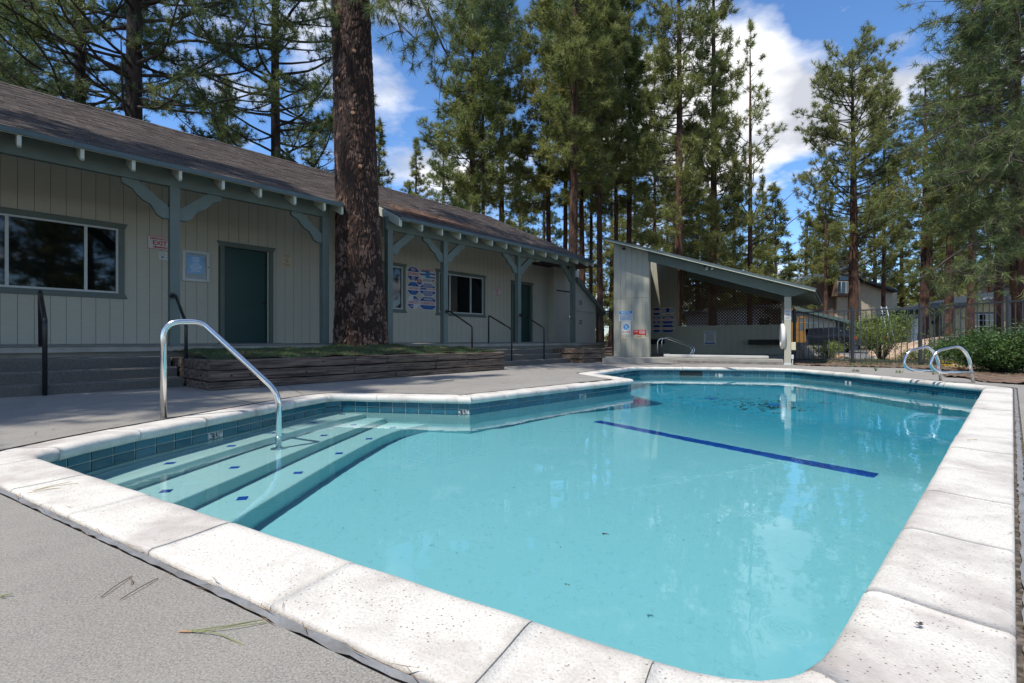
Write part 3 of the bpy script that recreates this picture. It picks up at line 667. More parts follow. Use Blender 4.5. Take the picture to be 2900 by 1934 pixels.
# porch slab and steps
def slab(s0, s1, name='porch_slab'):
    mb = MB(); r = .02
    pts = [(CW-.05, ZP+.02), (CSL+r, ZP), (CSL+.0, ZP-r*.6), (CSL, ZP-.085), (CSL-.1, ZP-.085), (CSL-.1, 0), (CW-.05, 0)]
    mb.prism([B.w(s0, c, z) for c, z in pts], Vector(B.w(s1-s0, 0, 0))); return part(name, mb, M['conc_slab'], house)
slab(SL0, B.a(938, CSL)); slab(B.a(1110, CSL), B.a(1719, CSL))
mb = MB(); mb.fbox(B, B.a(938, CSL)+.002, B.a(1110, CSL)-.002, CW-.05, -10.9, 0, ZP); part('porch_slab', mb, M['conc_slab'], house)
def steps(s0, s1, cs, name, label):
    zs = [.130, .272, .415]; o = thing('entrance_steps', label, 'steps', B.w((s0+s1)/2, cs[0], 0), 'concrete steps up to the porch')
    for i, (c, z) in enumerate(zip(cs, zs)):
        mb = MB(); back = cs[i+1] if i < 2 else CSL-.1
        mb.prism([B.w(s0, cc, zz) for cc, zz in ((back-.02 if i < 2 else back, 0), (c, 0), (c, z-.02), (c-.015, z), (back-.02 if i < 2 else back, z))], Vector(B.w(s1-s0, 0, 0)))
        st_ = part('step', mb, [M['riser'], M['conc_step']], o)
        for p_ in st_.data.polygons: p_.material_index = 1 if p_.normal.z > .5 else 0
    return o
steps(SL0, 2.06, (-8.04, -8.36, -8.68), 's', 'wide concrete steps rising to the porch left of the pine planter')
steps(B.a(1262, -8.7), 11.74, (-8.10, -8.42, -8.72), 's', 'concrete steps between the two timber planters below the far door')
# beam, posts, brackets
BZ0, BZ1 = 3.19, 3.47
mb = MB(); s_end = B.a(931, CP)
mb.fbox(B, SL0, s_end+.02, CP-.10, CP, BZ0, BZ1); part('porch_beam', mb, M['trim'], house)
s_r0 = B.a(1094, CP); s_r1 = B.a(1629, CP)
mb = MB(); mb.fbox(B, s_r0, s_r1, CP-.10, CP, BZ0, BZ1+.02); part('porch_beam', mb, M['trim'], house)
posts = []
for u in (482, 914, 1098.5, 1257, 1467.5, 1623.5):
    s0 = B.a(u, CP); z1 = BZ0
    mb = MB(); mb.fbox(B, s0, s0+.14, CP-.14, CP-.002, ZP, BZ0-.002); part('porch_post', mb, M['trim'], house); posts.append(s0)
def bracket(s, sgn):
    # scrolled knee brace between post and beam, in the plane of the beam
    L_, H_ = .78, .62; t = []
    out = [(0, 0), (0, .10), (.03, .20)]
    pts = [(.0, -.50), (.0, -.76), (.12, -.76), (.22, -.70), (.28, -.58), (.34, -.48), (.46, -.42), (.56, -.32), (.64, -.20), (.74, -.15), (.82, -.10), (.82, .0), (.54, .0)]
    mb = MB(); q = [B.w(s+sgn*x*.76, CP-.03, BZ0-.002+z*.70) for x, z in pts]
    mb.prism(q, Vector(B.w(0, -.075, 0))-Vector(B.w(0, 0, 0))); part('bracket', mb, M['trim'], house)
for i, s0 in enumerate(posts):
    if i in (0, 3, 4): bracket(s0+.142, 1); bracket(s0-.002, -1)
    elif i in (1, 5): bracket(s0-.002, -1)
    else: bracket(s0+.142, 1)
# roof deck, fascia, rafter tails, shingles
def roofslab(s0, s1, c0, c1, parent, m, dz=0, th=.05, name='roof_deck'):
    mb = MB(); mb.hexa([B.w(s0, c0, roofz(c0)-th+dz), B.w(s1, c0, roofz(c0)-th+dz), B.w(s1, c1, roofz(c1)-th+dz), B.w(s0, c1, roofz(c1)-th+dz),
                        B.w(s0, c0, roofz(c0)+dz), B.w(s1, c0, roofz(c0)+dz), B.w(s1, c1, roofz(c1)+dz), B.w(s0, c1, roofz(c1)+dz)]); return part(name, mb, m, parent)
roofslab(SL0, SL1, CE, CN, house, M['tail'], -.012); roofslab(SR0, SR1, CE, CN, house, M['tail'], -.012); roofslab(SL0, SR1, CN-.0005, CR, house, M['tail'], -.012)
mb = MB(); mb.hexa([B.w(SL0, CR, ZR-.06), B.w(SR1, CR, ZR-.06), B.w(SR1, -19.2, ZR-5.2*SLOPE-.06), B.w(SL0, -19.2, ZR-5.2*SLOPE-.06), B.w(SL0, CR, ZR), B.w(SR1, CR, ZR), B.w(SR1, -19.2, ZR-5.2*SLOPE), B.w(SL0, -19.2, ZR-5.2*SLOPE)]); part('rear_roof', mb, M['shingle'], house)
for a, b in ((SL0, SL1), (SR0, SR1)):
    mb = MB(); mb.hexa([B.w(a, CE+.002, ZE-.055), B.w(b, CE+.002, ZE-.055), B.w(b, CE+.03, ZE-.055), B.w(a, CE+.03, ZE-.055), B.w(a, CE+.002, ZE+.012), B.w(b, CE+.002, ZE+.012), B.w(b, CE+.03, ZE+.012), B.w(a, CE+.03, ZE+.012)])
    part('drip_edge', mb, M['fascia'], house)
tailL = [B.a(u, CE) for u in (48, 228, 374, 507, 629, 735, 833, 917, 967)]; d_ = (tailL[5]-tailL[3])/2
tails = [tailL[0]-i*d_ for i in range(1, 9)]+tailL+[B.a(u, CE) for u in (1134, 1194, 1251, 1302, 1350, 1393, 1434, 1473, 1510, 1545, 1577, 1608, 1636, 1665)]
for s in tails:
    w = .042; dz = -.065; mb = MB(); s = min(s, SR1-w); 
    q = [(CE+.0, roofz(CE)+dz), (CE-.0, roofz(CE)+dz-.13), (CE-.03, roofz(CE)+dz-.15), (CP-.12, roofz(CP-.12)+dz-.15), (CP-.12, roofz(CP-.12)+dz)]
    mb.prism([B.w(s, c, z) for c, z in q], Vector(B.w(w, 0, 0))); part('rafter_tail', mb, M['tail'], house)
mb = MB(); mb.fbox(B, SL0, SL1-.02, CP-.13, CP-.105, BZ1-.02, roofz(CP-.13)-.066); mb.fbox(B, SR0+.05, SR1-.05, CP-.13, CP-.105, BZ1-.02, roofz(CP-.13)-.066); part('blocking', mb, M['siding'], house)
mb = MB(); mb.prism([B.w(a, c, roofz(c)-.062) for a, c in ((SL1, CE), (SL1+.95, CN), (SL1, CN))], (0, 0, .05)); part('roof_deck', mb, M['tail'], house)
# barge boards at the notch and the far gable
for s, sg in ((SR0, -1), (SR1, 1)):
    cend = CN if s != SR1 else CR; th = .035
    mb = MB(); q = [(CE, roofz(CE)-.014), (CE, roofz(CE)-.20), (cend, roofz(cend)-.20), (cend, roofz(cend)-.014)]
    a = s+.001 if sg > 0 else s-.001-th
    mb.prism([B.w(a, c, z) for c, z in q], Vector(B.w(th, 0, 0))); part('barge_board', mb, M['tail'], house)
# small gable walls closing the notch sides above the beam
for s in (SR0+.30,):
    mb = MB(); q = [(CP-.14, BZ0), (CP-.14, roofz(CP-.14)-.07), (CW, roofz(CW)-.07), (CW, BZ0)]
    mb.prism([B.w(s, c, z) for c, z in q], Vector(B.w(.05, 0, 0))); part('gable_panel', mb, M['siding'], house)
def shingles():
    mb = MB(); ex = .137; nrm = Vector(B.w(0, SLOPE, 0))+Vector((0, 0, 1)); nrm.normalize()
    k = math.hypot(1, SLOPE); total = (CE-CR)*k; rows = int(total/ex)+1
    for r in range(rows):
        t0 = -.025+r*ex; t1 = min(t0+ex+.03, total+.01); c0 = CE-t0/k+.0; c1 = CE-t1/k
        spans = ([(SL0, SL1+.95*max(0, CE-c0)/(CE-CN)), (SR0, SR1)] if c0 > CN else [(SL0, SR1)])
        off = (r % 2)*.15+random.uniform(-.02, .02)
        for a, b in spans:
            s = a-off
            while s < b:
                w = .30+random.uniform(-.004, .004); s0, s1 = max(a, s+.003), min(b, s+w-.003); s += w
                if s1-s0 < .02: continue
                h = random.uniform(.005, .0115); q = [Vector(B.w(x, c, roofz(c))) for x, c in ((s0, c0), (s1, c0), (s1, c1), (s0, c1))]
                q[0] += nrm*h; q[1] += nrm*(h+random.uniform(-.002, .002)); q[2] += nrm*.002; q[3] += nrm*.002
                g0 = q[0]-nrm*(h+.008); g1 = q[1]-nrm*(h+.008)
                mb.add([*q, g0, g1], [(0, 1, 2, 3), (4, 5, 1, 0)])
    s = SL0
    while s < SR1:
        mb.add([B.w(s, CR+.13, ZR-.13*SLOPE+.016), B.w(min(s+.24, SR1), CR+.13, ZR-.13*SLOPE+.016+random.uniform(0, .01)), B.w(min(s+.24, SR1), CR, ZR+.03), B.w(s, CR, ZR+.026), B.w(min(s+.24, SR1), CR-.13, ZR-.13*SLOPE+.016), B.w(s, CR-.13, ZR-.13*SLOPE+.016)], [(0, 1, 2, 3), (3, 2, 4, 5)]); s += .245
    return mb
part('roof_shingles', shingles(), M['shingle'], house, kind='stuff')
# vent pipe on the ridge of the far wing
a, z = sv(1335, 595, CR+.3); mb = MB(); mb.tube([B.w(a, CR+.3, roofz(CR+.3)-.02), B.w(a, CR+.3, roofz(CR+.3)+.28)], .035, 10); part('vent_pipe', mb, M['conc_step'], house)
# needle litter on the roof behind the tree
mb = MB(); 
for i in range(5200):
    if i < 4300: 
        s = SR0+.25+abs(rng.normal())*1.0+rng.uniform(0, .9); c = CE-.45-abs(rng.normal()*.38)-max(0, (s-SR0-1.6))*.05
    else: s = rng.uniform(SL0+5, SR1-.3); c = CE-rng.uniform(.1, 4.5)
    if s > SR1 or (SL1 < s < SR0 and c > CN): continue
    p = Vector(B.w(s, c, roofz(c)+.02+(.05*rng.random() if i < 4300 else 0))); a = rng.uniform(0, 6.28); l = rng.uniform(.05, .11); dv = Vector(B.w(math.cos(a)*l, math.sin(a)*l*.9, -math.sin(a)*l*.9*SLOPE))
    w_ = Vector((0, 0, .004)); mb.add([p-dv, p+dv, p+w_+Vector(B.w(.003, 0, 0))], [(0, 1, 2)])
solo('needle_litter', mb, M['needle_dry'], 'rusty heap of fallen pine needles on the far wing roof by the trunk', 'needle litter', kind='stuff')
# lean-to at the far end
leanto = thing('lean_to', 'pale lean-to store with a steep green roof edge at the far end of the clubhouse', 'shed', B.w(WALLR+.4, -9.8, 0))
CL = -9.78; l0_, l1_ = B.a(1630, CL), B.a(1687, CL); za = sv(1630, 790, CL)[1]; zb = sv(1708, 884, CL)[1]; l2_ = B.a(1708, CL)
zt = lambda s: za+(zb-za)*(s-l0_)/(l2_-l0_)
k = 9; p_ = (l1_-l0_)/k
for i in range(k):
    a, b = l0_+i*p_+.003, l0_+(i+1)*p_-.003; mb = MB(); mb.prism([B.w(x, CL, z) for x, z in ((a, .0), (b, .0), (b, zt(b)-.02), (a, zt(a)-.02))], Vector(B.w(0, -.012, 0))); part('siding_board', mb, M['siding'], leanto)
mb = MB(); mb.prism([B.w(x, CL-.013, z) for x, z in ((l0_, 0), (l1_, 0), (l1_, zt(l1_)-.02), (l0_, zt(l0_)-.02))], Vector(B.w(0, -.10, 0))); part('wall', mb, M['siding'], leanto)
mb = MB(); mb.prism([B.w(x, CL+.10, z) for x, z in ((l0_, zt(l0_)-.10), (l2_, zt(l2_)-.10), (l2_, zt(l2_)+.06), (l0_, zt(l0_)+.06))], Vector(B.w(0, -.35, 0))); part('roof_edge', mb, M['trim'], leanto)
mb = MB(); zz = sv(1650, 880, CL)[1]; mb.fbox(B, l0_, l1_, CL, CL+.02, zz-.02, zz+.02); part('cross_trim', mb, M['tail'], leanto)
for v in (862, 918): 
    a, z = sv(1640, v, CL); mb = MB()
    for i in range(3):
        for j in range(3): mb.fbox(B, a+i*.07, a+i*.07+.045, CL+.001, CL+.006, z+j*.06, z+j*.06+.035)
    part('vent_grille', mb, M['sheath'], leanto)

# ============================================================ stair rails
def rail(label, parts_, r=.022, name='stair_handrail', m='black', cat='handrail', group='black pipe handrails at the clubhouse steps'):
    loc = parts_[0][1][0]; o = thing(name, label, cat, (loc[0], loc[1], 0), group)
    for nm, pts, rr, rad in parts_:
        mb = MB(); mb.tube(round_path(pts, rr), rad, 12); part(nm, mb, M[m], o, smooth=True)
    return o
def flange(o, p, m='black'):
    mb = MB(); mb.tube([p, Vector(p)+Vector(B.w(0, .012, 0))], .05, 14); part('flange', mb, M[m], o)
s, z = sv(127.6, 1000, -8.0); s = B.a(127, -7.98)
rail('black pipe handrail nearest the left edge, on the wide left steps', [('rail', [B.w(s, -7.98, 0), B.w(s, -7.98, .90), B.w(B.a(113, -9.2), -9.2, sv(114, 822, -9.2)[1]), B.w(B.a(115, -9.2), -9.2, ZP)], .08, .024)])
s2, z2 = sv(489, 837, CP+.02); s3 = B.a(527, -8.17); _, zb2 = sv(525, 916, -8.17)
o = rail('black pipe handrail running from the first porch post down to the planter end', [('rail', [B.w(s3, -8.17, 0), B.w(s3, -8.17, zb2), B.w(s2+.02, CP+.10, z2), B.w(s2, CP+.02, z2)], .06, .022)])
flange(o, B.w(s2, CP+.001, z2))
def rail3(ub, vb, pts, cb, lab, fl=True):
    cf = -8.15; q = []
    sB = B.a(ub, cf); q.append(B.w(sB, cf, 0)); q.append(B.w(sB, cf, sv(ub, vb, cf)[1]))
    for u, v, c in pts: a, z = sv(u, v, c); q.append(B.w(a, c, z))
    o = rail(lab, [('rail', q, .06, .022)])
    if fl: flange(o, q[-1])
    return o
rail3(1337, 925, [(1275, 882, CP+.10), (1266, 882, CP+.02)], 0, 'black pipe handrail sloping down from the fourth porch post, above the planter end')
a, z = sv(1384, 893, CSL-.05)
sb = B.a(1449, -8.15); rail('free-standing black handrail with two legs in the middle of the far steps', [('rail', [B.w(sb, -8.15, 0), B.w(sb, -8.15, sv(1449, 932, -8.15)[1]), B.w(a, CSL-.05, z), B.w(a, CSL-.05, ZP)], .06, .022)])
rail3(1541, 929, [(1482, 892, CP+.10), (1474, 892, CP+.02)], 0, 'black pipe handrail sloping down from the post in front of the far green door')

# ============================================================ timber planters
def timbers(label, runs_, zs, loc, group='railway timber planters'):
    o = thing('timber_planter', label, 'planter', loc, group)
    for (p0, p1, cuts_, z0, z1, inset) in runs_:
        p0, p1 = Vector(p0), Vector(p1); d = (p1-p0); L_ = d.length; d.normalize(); nn = Vector((-d.y, d.x))   # left of travel = inwards
        cs = [0]+[c*L_ for c in cuts_]+[L_]
        for a, b in zip(cs, cs[1:]):
            j = random.uniform(-.012, .012)+inset; mb = MB(); q0 = p0+d*(a+.004)+nn*j; q1 = p0+d*(b-.004)+nn*(j+random.uniform(-.008, .008)); w = nn*.17
            zz0, zz1 = z0+random.uniform(.002, .006), z1-random.uniform(.006, .013); segs_ = max(2, int((b-a)/.12)); vs = []; fs = []
            for i in range(segs_+1):
                c = q0.lerp(q1, i/segs_); wob = [random.uniform(-.006, .006) for _ in range(4)]
                for (off, z, k_) in ((0, zz0, 0), (0, zz1, 1), (1, zz1, 2), (1, zz0, 3)): v_ = c+w*off; vs.append((v_.x+nn.x*wob[k_], v_.y+nn.y*wob[k_], z+wob[(k_+1) % 4]*.5))
            for i in range(segs_):
                for k_ in range(4): fs.append((i*4+k_, i*4+(k_+1) % 4, i*4+4+(k_+1) % 4, i*4+4+k_))
            fs += [(3, 2, 1, 0), (segs_*4, segs_*4+1, segs_*4+2, segs_*4+3)]
            mb.add(vs, fs); t_ = part('timber', mb, M['timber'], o, bevel=.008)
            if z1 > .25 and (b-a) > .6:
                for k_ in range(2):
                    c = q0.lerp(q1, .15+.7*random.random())-nn*.004; mb2 = MB(); mb2.tube([(c.x, c.y, (zz0+zz1)/2), (c.x-nn.x*.006, c.y-nn.y*.006, (zz0+zz1)/2)], .014, 8); part('spike_head', mb2, M['darkwood'], t_)
    return o
A1 = Vector(P(594, 1107)); B1 = Vector(P(1430, 1047)); A0 = Vector(B.w(2.10, -9.0, 0)[:2]); B0 = Vector(B.w(B.ab(*B1)[0]+.02, -8.75, 0)[:2])
RW = []
for z0, z1, cf, cl, cr_, ins in ((0, .115, [.11, .5, .77], [.6], [.5], .012), (.115, .262, [.105, .36, .66, .93], [.5], [], .004), (.262, .405, [.47, .80], [.0001], [], 0)):
    RW.append((A1, B1, cf, z0, z1, ins)); RW.append((B1, B0, [], z0, z1, ins)); RW.append((A0, A1, [], z0, z1, ins))
timbers('long low planter of stacked weathered railway timbers around the big pine', RW, 0, (*A1.lerp(B1, .5), 0))
s11 = 11.75
q = [B.w(11.80, -9.12, 0)[:2], B.w(11.75, -7.66, 0)[:2], B.w(12.75, -7.55, 0)[:2], B.w(13.6, -9.1, 0)[:2]]
RW = []
for z0, z1, ins in ((0, .12, .0), (.12, .27, -.01), (.27, .425, -.03)):
    for a, b in zip(q, q[1:]): RW.append((a, b, [] if z0 else [.5], z0, z1, ins))
timbers('short timber planter at the right of the far steps', RW, 0, (*Vector(q[1]), 0))
mb = MB(); mb.fbox(B, 11.9, 12.7, -9.1, -7.85, .0, .38); mb.fbox(B, 12.7, 13.4, -9.1, -8.5, .0, .38); solo('planter_soil', mb, M['soil'], 'dark soil filling the short timber planter beside the far steps', 'soil', kind='stuff')
def turf():
    mb = MB(); ns, nc = 120, 34; sA, sB_ = 2.2, B.ab(*B1)[0]-.1
    tr = Vector(B.w(0, 0, 0)); ids = {}
    def hz(s, c):
        h = .405+.09*min(1, max(0, (-7.35-c)/1.2)); d = math.hypot(s-TS, c-TC); h += .085*math.exp(-(d/.9)**2)
        return h+.012*math.sin(s*5.3+c*7)+.008*math.sin(s*13.1)
    for i in range(ns+1):
        for j in range(nc+1):
            s = sA+(sB_-sA)*i/ns; c = -7.33+(-9.15+7.33)*j/nc; ids[i, j] = len(mb.v); mb.v.append(B.w(s, c, hz(s, c)))
    for i in range(ns):
        for j in range(nc): mb.f.append((ids[i, j], ids[i+1, j], ids[i+1, j+1], ids[i, j+1])[::-1]); mb.m.append(0)
    sG_, cG = [], []
    for i in range(30000):
        s = rng.uniform(sA, sB_); c = rng.uniform(-9.2, -7.32); z = hz(s, c)-.003; l = rng.uniform(.015, .045); a = rng.uniform(0, 6.28); dx, dy = rng.normal()*.012, rng.normal()*.012
        p = Vector(B.w(s, c, z)); w = Vector((math.cos(a)*.004, math.sin(a)*.004, 0)); mb.add([p-w, p+w, p+Vector((dx, dy, l))], [(0, 1, 2)])
    # ground behind, in the notch
    mb.add([B.w(B.a(938, CSL), -9.15, .50), B.w(B.a(1110, CSL), -9.15, .50), B.w(B.a(1110, CSL), -11, .50), B.w(B.a(938, CSL), -11, .50)], [(0, 1, 2, 3)[::-1]])
    return mb
TX, TY = PD(1027, 10.25); TS, TC = B.ab(TX, TY)
struct('planter_turf', turf(), M['turf'], kind='stuff')

# ============================================================ the big pine by the porch
def vor(theta, z, ku, kv, seed):
    """jittered-cell bark pattern, periodic in theta; returns F2-F1 and a cell value"""
    g = np.random.default_rng(seed); nu = ku; nv = int(math.ceil(kv))+3
    jx = g.uniform(.1, .9, (nu, nv)); jy = g.uniform(.1, .9, (nu, nv)); cv = g.uniform(0, 1, (nu, nv))
    x = theta*nu; y = z; ix = np.floor(x).astype(int); iy = np.floor(y).astype(int)
    f1 = np.full(x.shape, 9.); f2 = np.full(x.shape, 9.); c1 = np.zeros(x.shape)
    for dx in (-1, 0, 1):
        for dy in (-1, 0, 1):
            a = (ix+dx) % nu; b = np.clip(iy+dy, 0, nv-1)
            d = np.hypot(ix+dx+jx[a, b]-x, iy+dy+jy[a, b]-y); m = d < f1
            f2 = np.where(m, f1, np.minimum(f2, d)); c1 = np.where(m, cv[a, b], c1); f1 = np.where(m, d, f1)
    return f2-f1, c1
def bark_trunk(name, path, radius, z0, z1, nth, nz, amp, material, seed, cellw=.11, cellh=.26):
    """path(z)->(x,y), radius(z)"""
    zs = np.linspace(z0, z1, nz); th = np.arange(nth)/nth; T, Z = np.meshgrid(th, zs)
    ku = int(2*math.pi*radius((z0+z1)/2)/cellw); warp = .35*np.sin(T*2*np.pi*3+Z*2.1)+.25*np.sin(T*2*np.pi*7-Z*3.7)
    e, c = vor((T+.020*np.sin(Z*4.3+T*20)+.008*np.sin(Z*11+T*50)) % 1., (Z-z0)/cellh+warp*1.6, ku, (z1-z0)/cellh+4, seed)
    e2, c2 = vor(T, (Z-z0)/(cellh*.3)+warp, ku*3, (z1-z0)/(cellh*.3)+2, seed+1)
    low = np.clip(1.3-(Z-z0)/2.6, .35, 1.); h = np.clip(e/.34, 0, 1)**.9; disp = amp*low*(h*(.35+.65*c)-.5)+amp*.45*np.clip(e2/.3, 0, 1)*(c2-.4)
    rad = np.vectorize(radius)(Z)+disp; px = np.vectorize(lambda z: path(z)[0])(Z); py = np.vectorize(lambda z: path(z)[1])(Z)
    X = px+rad*np.cos(T*2*np.pi); Y = py+rad*np.sin(T*2*np.pi)
    me = bpy.data.meshes.new(name); co = np.stack([X, Y, Z], -1).reshape(-1, 3).astype(np.float32)
    i, j = np.meshgrid(np.arange(nz-1), np.arange(nth), indexing='ij'); j1 = (j+1) % nth
    f = np.stack([i*nth+j, i*nth+j1, (i+1)*nth+j1, (i+1)*nth+j], -1).reshape(-1, 4)
    me.vertices.add(len(co)); me.vertices.foreach_set('co', co.ravel()); me.loops.add(f.size); me.loops.foreach_set('vertex_index', f.ravel().astype(np.int32))
    me.polygons.add(len(f)); me.polygons.foreach_set('loop_start', np.arange(0, f.size, 4, dtype=np.int32)); me.update(calc_edges=True)
    at = me.attributes.new('plate', 'FLOAT', 'POINT'); at.data.foreach_set('value', (.25+.75*h*(.2+.8*c)-.3*(1-np.clip(e2/.2, 0, 1))*c2).reshape(-1).astype(np.float32))
    at = me.attributes.new('flake', 'FLOAT', 'POINT'); at.data.foreach_set('value', (np.clip(e2/.3, 0, 1)*c2).reshape(-1).astype(np.float32))
    me.materials.append(material); return me
def hero_bark():
    m = mat('plated_pine_bark', (.05, .03, .02), .92); N, L, b = nodes_of(m)
    a = N.new('ShaderNodeAttribute'); a.attribute_name = 'plate'; f = N.new('ShaderNodeAttribute'); f.attribute_name = 'flake'
    tc = N.new('ShaderNodeTexCoord'); sx = N.new('ShaderNodeSeparateXYZ'); L.new(tc.outputs['Object'], sx.inputs[0])
    cr = N.new('ShaderNodeValToRGB'); e = cr.color_ramp.elements; e[0].color = (.012, .007, .005, 1); e[0].position = .1; e[1].color = (.085, .038, .024, 1); e[1].position = .9
    x = e.new(.5); x.color = (.034, .017, .011, 1); L.new(a.outputs['Fac'], cr.inputs[0])
    mr = N.new('ShaderNodeMapRange'); mr.inputs[1].default_value = .6; mr.inputs[2].default_value = 3.8; mr.inputs[3].default_value = .66; mr.inputs[4].default_value = .92; L.new(sx.outputs[2], mr.inputs[0])
    g = N.new('ShaderNodeMath'); g.operation = 'MULTIPLY'; L.new(a.outputs['Fac'], g.inputs[0]); L.new(f.outputs['Fac'], g.inputs[1])
    nz = noise(N, L, tc.outputs['Object'], 4, .3, .7, 4); ad = N.new('ShaderNodeMath'); ad.operation = 'ADD'; L.new(g.outputs[0], ad.inputs[0]); L.new(nz, ad.inputs[1])
    sb = N.new('ShaderNodeMath'); sb.operation = 'SUBTRACT'; L.new(ad.outputs[0], sb.inputs[0]); L.new(mr.outputs[0], sb.inputs[1])
    k = N.new('ShaderNodeMapRange'); k.inputs[1].default_value = .02; k.inputs[2].default_value = .2; L.new(sb.outputs[0], k.inputs[0])
    c = mixc(N, L, k.outputs[0], cr.outputs[0], (.21, .125, .09)); L.new(c, b.inputs['Base Color'])
    n1 = N.new('ShaderNodeTexNoise'); n1.inputs['Scale'].default_value = 30; n1.inputs['Detail'].default_value = 5; mp = N.new('ShaderNodeMapping'); mp.inputs['Scale'].default_value = (1, 1, .4); L.new(tc.outputs['Object'], mp.inputs[0]); L.new(mp.outputs[0], n1.inputs['Vector'])
    bp = N.new('ShaderNodeBump'); bp.inputs['Strength'].default_value = .9; bp.inputs['Distance'].default_value = .02; L.new(n1.outputs[0], bp.inputs['Height']); L.new(bp.outputs[0], b.inputs['Normal']); return m
big = thing('pine_tree', 'massive reddish-brown pine trunk rising from the timber planter through the roof notch', 'tree', (TX, TY, 0))
RZ = [(0.0, .66), (.48, .575), (.8, .545), (1.5, .50), (3.3, .44), (8, .385), (16, .30), (24, .16), (27, .03)]
def rprof(z):
    for (a, ra), (b, rb) in zip(RZ, RZ[1:]):
        if z <= b: return ra+(rb-ra)*(z-a)/(b-a)
    return .02
tp = lambda z: (-.035*min(z, 12), .01*z)
link('trunk', bark_trunk('trunk', tp, rprof, .1, 11, 300, 760, .045, hero_bark(), 5, .062, .34), big)
mb = MB(); mb.tube([(tp(z)[0], tp(z)[1], z) for z in (10.9, 14, 18, 22, 26)], [rprof(z) for z in (10.9, 14, 18, 22, 26)], 16); link('upper_trunk', mb.mesh('upper_trunk', M['bark']), big)
BIGCROWN = True
mb = MB()
for z, a, l in ((7.25, -1.9, .10), (5.9, -2.05, .09), (6.5, -1.2, .05), (4.1, -1.1, .07), (5.2, -1.35, .05)):
    r = rprof(z); cx, cy = tp(z); d = Vector((math.cos(a), math.sin(a), .25)); p = Vector((cx, cy, z))+d*(r-.03); mb.tube([p, p+d*l], [.045, .04], 9)
part('branch_stub', mb, mat('cut_branch_wood', (.30, .17, .10), .9, var=.2, vscale=20), None).parent = big

# ============================================================ pine foliage and pine trees
def tuft_mesh(points, dirs, sizes, nneed, length, width, seed=0, spread=.95, perp=None):
    g = np.random.default_rng(seed); n = len(points); P0 = np.repeat(points, nneed, 0); D = np.repeat(dirs, nneed, 0); S = np.repeat(sizes, nneed)[:, None]
    r = g.normal(size=P0.shape); r /= np.linalg.norm(r, axis=1, keepdims=True); d = D*(.55)+r*spread; d /= np.linalg.norm(d, axis=1, keepdims=True)
    st = P0+D*S*length*g.uniform(-.35, .35, (len(P0), 1)); L_ = length*S*g.uniform(.7, 1.1, (len(P0), 1))
    q = np.cross(d, g.normal(size=d.shape)); q /= np.linalg.norm(q, axis=1, keepdims=True)+1e-9; w = width*S*.5
    v = np.stack([st+q*w*.5, st-q*w*.5, st+d*L_*.55+q*w+0, st+d*L_], 1)
    v[:, 2, 2] -= 0
    v = np.stack([st+q*w, st-q*w, st+d*L_+np.array([0, 0, -.08])*L_], 1).reshape(-1, 3); return v
def tri_mesh(name, v, material):
    me = bpy.data.meshes.new(name); n = len(v)//3; me.vertices.add(len(v)); me.vertices.foreach_set('co', v.astype(np.float32).ravel())
    me.loops.add(len(v)); me.loops.foreach_set('vertex_index', np.arange(len(v), dtype=np.int32)); me.polygons.add(n); me.polygons.foreach_set('loop_start', np.arange(0, len(v), 3, dtype=np.int32))
    me.update(calc_edges=True); me.materials.append(material); return me
